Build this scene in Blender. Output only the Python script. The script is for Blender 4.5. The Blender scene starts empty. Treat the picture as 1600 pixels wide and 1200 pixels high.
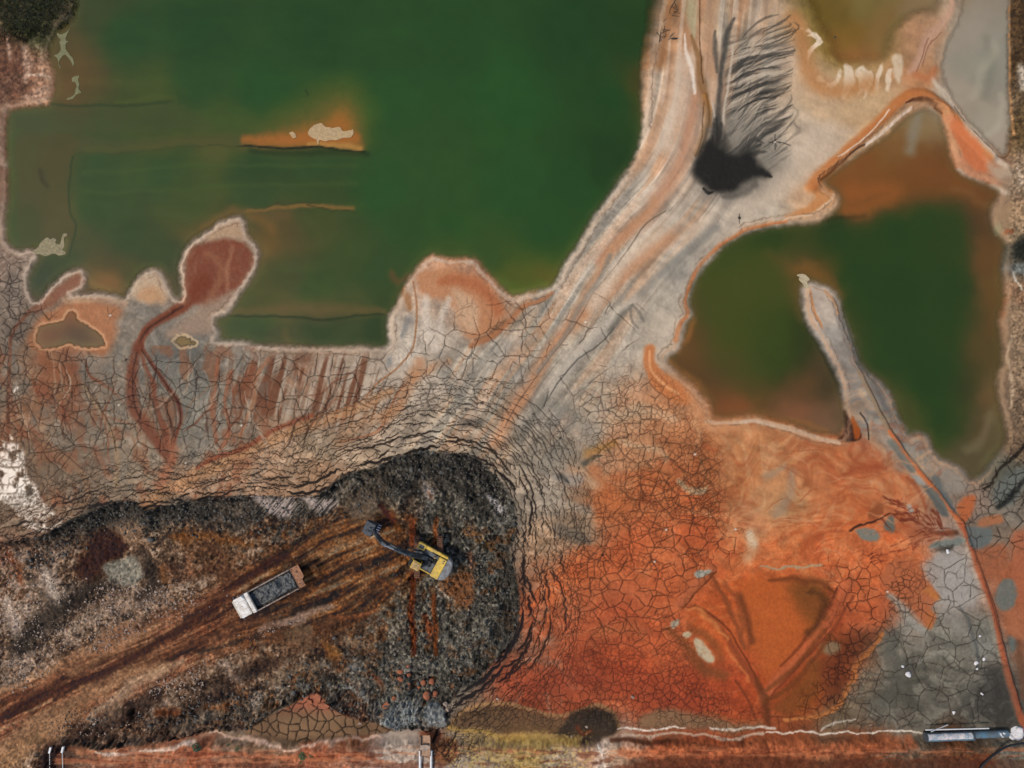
import bpy, bmesh, math, random
import numpy as np
from mathutils import Vector, Matrix
R_ = math.radians
scene = bpy.context.scene
# ---------------------------------------------------------------- camera, sky, sun
CAM_H = 76.0
cd = bpy.data.cameras.new('camera'); cam = bpy.data.objects.new('camera', cd); scene.collection.objects.link(cam)
cam.location = (0, 0, CAM_H); cam.rotation_euler = (0, 0, 0)
cd.sensor_fit = 'HORIZONTAL'; cd.sensor_width = 36; cd.lens = 36*CAM_H/112.0; cd.clip_end = 4000; cd.clip_start = .5
scene.camera = cam
# the sun stands low left of the frame: its mirror image falls on the wet mud at photo pixel (60, 765)
SUN_DIR = Vector(((74-800)*.07, (600-785)*.07, CAM_H)).normalized()
el = math.asin(SUN_DIR.z); az = math.atan2(SUN_DIR.x, SUN_DIR.y)
w = bpy.data.worlds.new('World'); scene.world = w; w.use_nodes = True
nt = w.node_tree; bg = nt.nodes['Background']; sky = nt.nodes.new('ShaderNodeTexSky'); sky.sky_type = 'NISHITA'; sky.sun_disc = False
sky.sun_elevation = el; sky.sun_rotation = az; sky.air_density = 1.0; sky.dust_density = 2.0; sky.ozone_density = 1.0
nt.links.new(sky.outputs[0], bg.inputs[0]); bg.inputs[1].default_value = .15
sl = bpy.data.lights.new('sun', 'SUN'); sl.energy = 2.4; sl.angle = R_(9); sl.color = (1, .95, .88)
so = bpy.data.objects.new('sun', sl); scene.collection.objects.link(so); so.rotation_euler = SUN_DIR.to_track_quat('Z', 'Y').to_euler(); so.location = SUN_DIR*200
scene.view_settings.view_transform = 'Standard'; scene.view_settings.look = 'None'; scene.view_settings.exposure = 0; scene.view_settings.gamma = 1
scene.render.engine = 'CYCLES'
try: scene.cycles.max_bounces = 6; scene.cycles.transparent_max_bounces = 6
except Exception: pass
# ---------------------------------------------------------------- numeric helpers for the terrain
S = 0.07            # metres per photo pixel on the ground
CH = 76.0           # camera height
rng = np.random.RandomState(7)
TB = rng.rand(8, 256, 256).astype(np.float32)
def vn(u, v, k=0):                                    # value noise 0..1
    iu = np.floor(u).astype(np.int32); iv = np.floor(v).astype(np.int32)
    fu = (u-iu).astype(np.float32); fv = (v-iv).astype(np.float32)
    fu = fu*fu*(3-2*fu); fv = fv*fv*(3-2*fv)
    T = TB[k % 8]; a = iu & 255; b = (iu+1) & 255; c = iv & 255; d = (iv+1) & 255
    return (T[c, a]*(1-fu)+T[c, b]*fu)*(1-fv) + (T[d, a]*(1-fu)+T[d, b]*fu)*fv
def fbm(u, v, o=3, k=0, g=0.55):
    r = 0; a = 1.0; t = 0
    for i in range(o):
        r = r + a*vn(u*2**i+17.3*i, v*2**i+5.1*i, k+i); t += a; a *= g
    return r/t
def sst(a, b, x):
    t = np.clip((x-a)/(b-a), 0, 1); return t*t*(3-2*t)
def vor(u, v, k=0, j=0.9):                            # distance to the cell border, F1, cell random
    iu = np.floor(u).astype(np.int32); iv = np.floor(v).astype(np.int32); fu = (u-iu).astype(np.float32); fv = (v-iv).astype(np.float32)
    f1 = np.full(u.shape, 9., np.float32); f2 = f1.copy(); cid = np.zeros(u.shape, np.float32); z = lambda: np.zeros(u.shape, np.float32)
    x1, y1, x2, y2 = z(), z(), z(), z()
    for dx in (-1, 0, 1):
        for dy in (-1, 0, 1):
            a = (iu+dx) & 255; b = (iv+dy) & 255
            px = dx+0.5+(TB[k][b, a]-.5)*j - fu; py = dy+0.5+(TB[k+1 & 7][b, a]-.5)*j - fv
            d = px*px+py*py; m = d < f1; m2 = (~m) & (d < f2)
            x2 = np.where(m, x1, np.where(m2, px, x2)); y2 = np.where(m, y1, np.where(m2, py, y2)); f2 = np.where(m, f1, np.where(m2, d, f2))
            x1 = np.where(m, px, x1); y1 = np.where(m, py, y1); f1 = np.where(m, d, f1); cid = np.where(m, TB[(k+2) % 8][b, a], cid)
    e = (f2-f1)*.5/np.sqrt((x2-x1)**2+(y2-y1)**2+1e-6)
    return e, np.sqrt(f1), cid
def H(c): return np.array([int(c[i:i+2], 16) for i in (0, 2, 4)], np.float32)
def smooth(p, n=3, closed=False):
    p = np.array(p, np.float32); N = len(p); out = []
    if N < 3: return p
    for i in range(N if closed else N-1):
        g = (lambda q: p[q % N]) if closed else (lambda q: p[min(max(q, 0), N-1)])
        a, b, c, d = g(i-1), g(i), g(i+1), g(i+2)
        for t in np.arange(n)/n:
            out.append(0.5*((2*b)+(c-a)*t+(2*a-5*b+4*c-d)*t*t+(3*b-a-3*c+d)*t**3))
    if not closed: out.append(p[-1])
    return np.array(out, np.float32)
# coarse working lattice for polygon fields
CX0, CY0, CST, CNX, CNY = -420., -420., 4., 611, 511
cgx, cgy = np.meshgrid(CX0+CST*np.arange(CNX, dtype=np.float32), CY0+CST*np.arange(CNY, dtype=np.float32))
def sdf(pts, n=3):                                    # positive outside, on the coarse lattice
    p = smooth(pts, n, True); d2 = np.full(cgx.shape, 1e9, np.float32); ins = np.zeros(cgx.shape, bool)
    q = np.roll(p, -1, 0)
    for (ax, ay), (bx, by) in zip(p, q):
        ex, ey = bx-ax, by-ay; L = ex*ex+ey*ey+1e-9
        t = np.clip(((cgx-ax)*ex+(cgy-ay)*ey)/L, 0, 1)
        d2 = np.minimum(d2, (cgx-ax-t*ex)**2+(cgy-ay-t*ey)**2)
        if ay != by:
            cr = ((ay > cgy) != (by > cgy)) & (cgx < (bx-ax)*(cgy-ay)/(by-ay)+ax)
            ins ^= cr
    d = np.sqrt(d2); return np.where(ins, -d, d)
def look(F, x, y):                                    # bilinear lookup of a coarse field
    u = np.clip((x-CX0)/CST, 0, CNX-1.01); v = np.clip((y-CY0)/CST, 0, CNY-1.01)
    iu = u.astype(np.int32); iv = v.astype(np.int32); fu = u-iu; fv = v-iv
    return (F[iv, iu]*(1-fu)+F[iv, iu+1]*fu)*(1-fv)+(F[iv+1, iu]*(1-fu)+F[iv+1, iu+1]*fu)*fv
def plf(pts, n=4):                                    # signed lateral offset and arc length of a polyline
    p = smooth(pts, n); d2 = np.full(cgx.shape, 1e12, np.float32); sd = d2.copy(); ss = d2.copy(); acc = 0
    for (ax, ay), (bx, by) in zip(p[:-1], p[1:]):
        ex, ey = bx-ax, by-ay; L = ex*ex+ey*ey+1e-9
        t = np.clip(((cgx-ax)*ex+(cgy-ay)*ey)/L, 0, 1)
        dd = (cgx-ax-t*ex)**2+(cgy-ay-t*ey)**2; m = dd < d2; l = math.sqrt(L)
        cr = ((cgx-ax)*ey-(cgy-ay)*ex)
        d2 = np.where(m, dd, d2); sd = np.where(m, np.sign(cr)*np.sqrt(dd), sd); ss = np.where(m, acc+t*l, ss); acc += l
    return sd, ss
def idw(spec, pw=4.0, e=120.):                                # colour field from measured spots
    tok = spec.split(); P = [(float(tok[i]), float(tok[i+1]), H(tok[i+2])) for i in range(0, len(tok), 3)]
    num = np.zeros(cgx.shape+(3,), np.float32); den = np.zeros(cgx.shape, np.float32)
    for x, y, c in P:
        w = ((cgx-x)**2+(cgy-y)**2+e)**(-pw/2); w = w.astype(np.float64)
        num += (w[..., None]*c*1e6); den += w*1e6
    return num/den[..., None]
class Canvas:
    """colour values carried by the vertices of a structured lattice (photo pixel units)"""
    def __init__(s, xs, ys):
        s.xs, s.ys = xs, ys; s.X, s.Y = np.meshgrid(xs, ys); s.X = s.X.astype(np.float32); s.Y = s.Y.astype(np.float32)
        X, Y = s.X, s.Y
        s.wx = (fbm(X/46, Y/46, 3, 1)-.5)*16+(fbm(X/7., Y/7., 2, 3)-.5)*3.0
        s.wy = (fbm(X/46+50, Y/46, 3, 2)-.5)*16+(fbm(X/7.+9, Y/7., 2, 4)-.5)*3.0
        s.tex = fbm(X/5, Y/5, 3, 5); s.big = fbm(X/30, Y/30, 3, 6)
        s.C = np.zeros(X.shape+(3,), np.float32)
    def sl(s, x0, x1, y0, y1):
        a, b = np.searchsorted(s.xs, (x0, x1)); c, d = np.searchsorted(s.ys, (y0, y1))
        return slice(c, max(d, c+1)), slice(a, max(b, a+1))
    def mix(s, m, col, S_=None):
        c = H(col) if isinstance(col, str) else col
        V = s.C if S_ is None else s.C[S_]
        V += m[..., None]*(c-V)
    def dist(s, pts, w, warp=1.0, n=3, closed=False):
        W = np.interp(np.linspace(0, 1, 64), np.linspace(0, 1, len(w)) if np.ndim(w) else [0, 1], w if np.ndim(w) else [w, w])
        p = smooth(pts, n); mw = W.max()*2+6+8*warp
        x0, y0 = p.min(0)-mw; x1, y1 = p.max(0)+mw
        R = s.sl(x0, x1, y0, y1); X = s.X[R]+s.wx[R]*warp*.5; Y = s.Y[R]+s.wy[R]*warp*.5
        xs = s.xs[R[1]]; ys = s.ys[R[0]]
        U = np.full(X.shape, 9., np.float32); N = len(p)-1
        for i in range(N):
            (ax, ay), (bx, by) = p[i], p[i+1]
            a, b = np.searchsorted(xs, (min(ax, bx)-mw, max(ax, bx)+mw)); c, d = np.searchsorted(ys, (min(ay, by)-mw, max(ay, by)+mw))
            if a >= b or c >= d: continue
            q = (slice(c, d), slice(a, b)); ex, ey = bx-ax, by-ay; L = ex*ex+ey*ey+1e-9
            t = np.clip(((X[q]-ax)*ex+(Y[q]-ay)*ey)/L, 0, 1)
            ww = W[int(i/N*63)]*(1-t)+W[int((i+1)/N*63)]*t
            dd = np.sqrt((X[q]-ax-t*ex)**2+(Y[q]-ay-t*ey)**2)/np.maximum(ww, .3)
            U[q] = np.minimum(U[q], dd)
        return R, U
    def stroke(s, pts, w, col, op=1., soft=.5, warp=1., tex=.35):
        R, U = s.dist(pts, w, warp)
        m = sst(1+soft, 1-soft, U)*op
        if tex: m = m*np.clip(1-tex+2*tex*s.tex[R]*1.0, 0, 1.)
        s.mix(np.clip(m, 0, 1), col, R)
    def poly(s, pts, col, op=1., soft=3., warp=1., tex=.3, n=3):
        p = np.array(pts, np.float32); mw = soft*2+14
        R = s.sl(p[:, 0].min()-mw, p[:, 0].max()+mw, p[:, 1].min()-mw, p[:, 1].max()+mw)
        F = sdf(pts, n); d = look(F, s.X[R]+s.wx[R]*warp*.6, s.Y[R]+s.wy[R]*warp*.6)
        m = sst(soft, -soft, d)*op
        if tex: m = m*np.clip(1-tex+2*tex*s.tex[R], 0, 1.)
        s.mix(np.clip(m, 0, 1), col, R)
def seg(t):                                           # "x y x y" -> points
    v = [float(q) for q in t.split()]; return list(zip(v[::2], v[1::2]))
# ---------------------------------------------------------------- outlines (photo pixel units)
POND_MAIN = seg("112 -260 113 0 100 30 78 58 72 90 80 112 79 140 70 160 45 163 20 167 8 175 5 230 8 300 3 350 7 380 28 395 48 391 56 397 43 418 40 440 45 465 56 473 66 465 85 442 108 426 124 422 132 430 127 448 108 461 148 459 175 463 192 468 203 455 215 436 228 425 245 423 255 432 262 450 272 465 283 468 286 455 282 420 288 395 300 380 320 365 345 348 370 340 380 345 383 370 400 385 402 402 395 425 375 455 357 485 345 492 335 497 333 510 341 520 334 532 350 535 380 535 400 540 440 543 500 545 560 545 600 545 610 535 609 500 615 487 623 480 628 460 640 440 655 420 668 405 680 402 700 407 722 405 742 409 760 430 785 455 800 466 816 463 840 457 862 450 875 435 887 410 905 385 930 340 960 300 985 265 1003 230 1009 190 1010 140 1013 100 1022 60 1032 20 1035 -260")
POND_RIGHT = seg("1280 280 1300 264 1330 243 1355 227 1385 205 1410 182 1440 165 1470 172 1480 195 1490 235 1500 260 1520 272 1545 282 1568 300 1558 320 1553 332 1558 355 1576 378 1570 420 1576 470 1566 500 1571 560 1562 600 1572 650 1578 690 1560 715 1535 748 1516 752 1505 740 1490 728 1470 722 1455 705 1448 685 1435 680 1420 685 1400 650 1390 620 1370 598 1342 570 1332 540 1316 500 1306 470 1295 455 1275 448 1259 448 1258 470 1266 500 1284 530 1300 560 1315 590 1321 620 1326 650 1320 680 1310 686 1270 680 1240 668 1210 660 1180 652 1150 655 1116 655 1110 645 1104 628 1084 606 1058 588 1042 570 1040 554 1056 543 1062 525 1065 503 1076 491 1070 470 1085 430 1110 400 1130 378 1160 360 1195 350 1240 345 1275 342 1300 325 1306 306 1291 295")
POND_GOLD = seg("1250 -200 1262 10 1275 45 1292 70 1300 95 1340 108 1385 100 1400 76 1412 50 1440 25 1480 5 1500 -200")
POND_PALE = seg("1520 -200 1500 10 1480 55 1470 110 1482 145 1502 180 1532 210 1560 238 1575 240 1581 180 1579 100 1577 -200")
POOL_LEFT = seg("54 527 60 510 78 505 98 500 104 487 116 486 122 500 142 512 160 526 164 540 150 543 130 545 105 538 85 545 65 544")
POOL_TINY = seg("271 534 275 527 286 524 298 530 308 536 296 540 280 542")
PONDS = [('pond_main', POND_MAIN), ('pond_right', POND_RIGHT), ('pond_gold', POND_GOLD), ('pond_pale', POND_PALE), ('pool_left', POOL_LEFT), ('pool_tiny', POOL_TINY)]
PIT = seg("-300 860 0 846 30 841 60 838 100 816 140 800 170 788 200 784 230 795 270 788 330 778 390 772 440 774 500 772 528 748 560 735 590 730 620 713 660 705 700 706 740 715 770 735 786 755 798 785 806 830 796 860 805 900 812 960 800 1000 772 1035 742 1065 715 1076 705 1100 694 1106 694 1138 600 1140 585 1128 545 1122 515 1105 500 1087 478 1092 440 1108 412 1122 398 1136 330 1143 290 1150 160 1166 120 1160 90 1180 60 1300 -300 1300")
RIVER = seg("1118 -80 1104 60 1095 150 1075 230 1040 290 985 350 920 430 862 520 800 600 762 660 700 740")
ROAD = seg("660 830 600 862 540 890 470 925 400 950 320 985 240 1025 150 1065 70 1105 -60 1165")
LAND = """0 420 8a7468 20 250 7a5a4a 20 120 6b4a3a 55 130 a07860 60 30 33361e 30 440 80736a 20 520 75675d 60 560 8f6b52 15 600 7b6a5c 40 650 8c6349 90 600 8b6247 60 700 7d6450
30 780 6e5847 110 680 7e6e60 150 560 83766b 150 640 7f7265 185 600 85786c 190 680 8a7a6b 200 740 8a7765 130 740 7c6857 100 800 7a604d 230 700 92806f 210 520 857a70 250 460 a08c7c 235 490 7d766f 265 560 6d6a66
300 560 666462 330 560 74706a 290 600 77736c 300 650 7a766e 340 640 858078 320 700 7f756a 370 560 8b7f75 400 600 84695a 430 590 8a7464 480 600 8f6b56 520 580 9a8474 560 580 a28f80 450 640 8d7563 380 680 7c6a5c
500 640 8c7666 560 640 a08a78 600 600 a5968a 420 690 b08c70 350 730 a47f65 300 750 a07a60 400 760 9f7b62 500 700 a08a74 500 740 9c7a60 560 720 a28b76 620 680 a89482 650 620 b0a092 640 540 bdb1a6 690 520 b5a79b
680 460 c0a694 740 450 b87f60 700 430 bd8868 770 490 b07a58 760 540 aca297 720 600 ad9f92 800 560 a39b93 700 660 a59788 760 640 a69a8c 830 520 aca092 850 480 a59e96 880 430 a49a8e 930 370 a69c90 980 300 ada196
1030 200 bfa896 1040 120 c2ab98 1070 60 b08a6c 1020 80 9a6c4a 1040 30 8a6444 1060 250 b59a86 1100 100 b08f78 1130 60 a8957f 1180 20 b3957c 1200 100 b09a88 1250 200 bba896 1280 160 c0a286 1230 260 b7a899 1200 320 b5a89a
1260 300 c09b7c 1130 330 b3a598 1100 380 aca095 1050 420 a8a199 1010 470 b0a599 990 530 b8aca0 1030 520 b8aa9c 940 560 a79c90 900 600 a2988c 880 660 8a8178 930 640 b0a090 860 720 948a7f 820 700 a08c78 860 780 988c80
920 750 a88a70 900 820 8f7a66 850 840 a08066 980 640 b88f70 1040 640 b9805a 1000 700 b8835f 1060 700 a86a45 950 780 b96a3e 1030 770 b2663c 1100 720 a3623c 1160 700 b4784e 1220 700 b07850 1150 760 b07248 1100 790 aa5f38
1080 840 b0603a 980 860 b0603a 900 880 b8643a 860 920 b96238 830 960 b05a36 900 980 a85a3a 980 960 a85838 1040 930 b0603a 900 1060 9c4c30 820 1080 a04c30 980 1050 a8502f 1080 1090 9a482c 1030 1000 b05c38 1140 1080 a04a2a
1180 860 b3683f 1180 820 b37c58 1220 790 b5845a 1250 860 b2683e 1300 720 b26a42 1350 740 bd7248 1400 760 be7046 1330 800 bd6c40 1300 870 bb683e 1380 860 bb663c 1420 880 b4643c 1370 900 b4623a 1350 960 ad5c38 1400 930 b05e3a
1210 940 b25a2c 1250 990 a85528 1170 930 ac5428 1120 980 b05a2e 1290 960 9a4a28 1300 1040 9c5230 1260 1080 90481f 1200 1080 9c4a25 1480 880 98918e 1500 920 94908e 1430 970 8a8680 1400 1010 6f6c64 1470 1000 77746c 1540 1000 76756f
1420 1060 605d54 1350 1080 6b675d 1380 1110 6a655c 1480 1060 67635a 1540 1090 4d4c48 1560 1110 45433f 1450 1110 6b665d 1320 1110 6b6050 1590 980 9e5a3a 1580 900 a35e3e 1560 860 7f6f62 1560 800 7a7168 1520 780 8a7468 1480 720 847b72
1560 740 5d5d54 1590 700 6e5a48 1590 560 7a6450 1590 480 84664f 1590 380 5a564c 1590 330 93775f 1592 200 5d4a30 1592 100 4a3824 1592 30 4f3c28 1590 280 8f7a66 1530 100 98908a 1540 200 a39a8f 1500 60 a09384 1480 150 a89a8b
1280 480 b0a298 1300 520 9a9490 1330 560 837d7a 1370 640 807c78 1420 700 84807b 1470 735 8b837b 1320 60 8f7234 1380 50 94784c 1300 20 7d6a34 1440 130 b5805a 1350 170 b89876 1500 210 b8835e 1530 250 b8795a 1440 60 a87f60
650 750 55524c 720 780 4f4d48 780 820 585650 760 900 4c4a44 780 980 45443f 700 960 5f5850 600 1040 56544f 700 1040 4e4d48 520 1000 6a5038 550 860 6e4b2c 500 890 6c4428 450 860 5f4a38 480 960 7a5238 560 960 6d4a2c 350 830 4d4b47
300 800 5a5751 150 820 4a4640 250 830 4f4c47 100 860 82604c 150 860 4a2c1c 210 830 8f6a54 150 900 5a4636 30 900 9a6a52 70 920 b09a8a 20 1000 8b7468 70 980 4d4238 120 970 8e7868 180 950 8d7b70 230 940 a08478 280 900 6a5a4c 300 860 6f4d34
370 880 6b4632 320 940 7f5238 250 1000 7a4e38 150 1040 84553c 60 1090 6a3a22 250 1050 90684c 150 1110 b08a6a 40 1150 a8805f 220 1110 7a5a48 300 1080 66503f 350 1040 5d4433 400 1000 6d4a38 400 1080 6a5a4c 330 1120 706052 450 1060 5f5448
460 1125 6b5440 540 1132 7a4c34 620 1110 70767a 300 1180 a0593c 500 1180 a05a3e 200 1185 8f5a40 620 1180 9a8078 700 1190 8f8078 760 1170 8f7858 820 1180 9a7f4c 860 1195 a39484 950 1175 a88472 1050 1180 8f4a2c 1200 1180 8a4a2c
1350 1175 7f4528 1500 1180 6a4026 1580 1185 706a60 80 1180 3a2418 20 1190 8f6d52"""
WATER = """150 20 3e4428 200 60 2d4628 300 60 2a4426 500 50 2c4627 700 60 2d4828 900 60 294226 980 60 2b4024 1005 130 4a4420 300 130 2f4827 400 140 2b4a27 600 150 2f4d2a 800 150 2e4e2a 960 150 294426 600 300 2f4d2a
800 300 2e4c2a 900 280 2c4827 950 250 293e22 700 360 2e4c28 850 360 2d4928 800 440 555824 760 400 3a4c28 850 445 605c26 700 385 424f28 100 100 5f4e2a 110 130 66502a 95 60 554b28 130 150 524a26 240 145 474e28 50 190 474d34 150 180 41492a
250 190 3d4625 350 200 43502a 50 240 444e2a 80 250 4f4a26 60 330 484a26 40 350 3f4a26 90 330 55502b 80 360 57502c 150 260 36482a 250 260 35492a 400 260 314428 500 260 33472a 250 225 4a4f26 340 222 56532a 150 320 364826 300 330 424d28
400 300 38462a 500 300 3a4526 200 370 354426 250 400 384424 180 430 4a4522 160 445 6a5428 100 410 3a4428 70 440 2f3a24 205 440 44461f 310 355 5c4e24 270 440 4a4226 275 410 353c24 420 380 6b5529 450 370 554b28 500 350 474b28
550 400 3f4a28 450 420 45492a 500 450 3a4a28 580 420 37482a 420 470 50502a 450 480 5a5430 500 482 545030 560 482 4a4d2c 600 470 3a4526 400 515 39472a 500 515 333f26 580 515 313d24 430 535 4a4a2e 630 350 324a28 600 80 2e4828
1130 400 3c4224 1200 380 34401f 1150 450 5a5026 1110 480 584a26 1200 450 4f4a24 1250 400 504a26 1230 420 64522a 1240 460 6b522a 1100 530 6a4a28 1150 520 50481f 1200 520 353c1e 1230 500 2f361b 1220 560 36381c 1130 580 5e4526
1180 600 5a4a24 1250 600 60472a 1150 640 804e2c 1250 645 80553a 1290 660 7a5a42 1290 600 4a4028 1310 650 65503a 1300 360 2f3c20 1400 360 2f4122 1300 430 56491f 1325 440 334222 1400 450 2e4022 1500 450 3c4024 1400 550 304122
1450 600 2e4022 1500 600 3e3f23 1420 640 4a4a28 1480 660 354020 1550 400 6a4c2a 1560 450 67502a 1560 550 584a28 1560 620 6a5434 1540 680 5a4a30 1520 720 5a5038 1450 680 4c4c2a 1450 335 3a4424 1500 340 4b4424 1540 350 5a4228
1550 310 6b4826 1450 295 6a4a24 1400 310 6a4a22 1380 280 7f5528 1330 300 8a5428 1420 230 7f5a32 1440 200 8a7452 1460 260 6f4a26 1350 250 80522a 1500 280 704a24 1350 328 5f4a24 1340 440 2f4022
1320 60 7f6228 1380 50 84683c 1300 20 6d5a24 1340 100 98683a 1290 80 98683a 1350 10 7a6a3c 1440 10 8a7454 1530 100 96908a 1540 200 a39a8f 1505 60 9c9288 1484 150 a4988b 1565 100 8f8984 1560 220 a89a8c
90 520 6a4a2c 120 525 4a3c26 145 532 6f5034 110 492 8a4426 290 534 7f6440 70 530 7a4c2c"""
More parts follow.
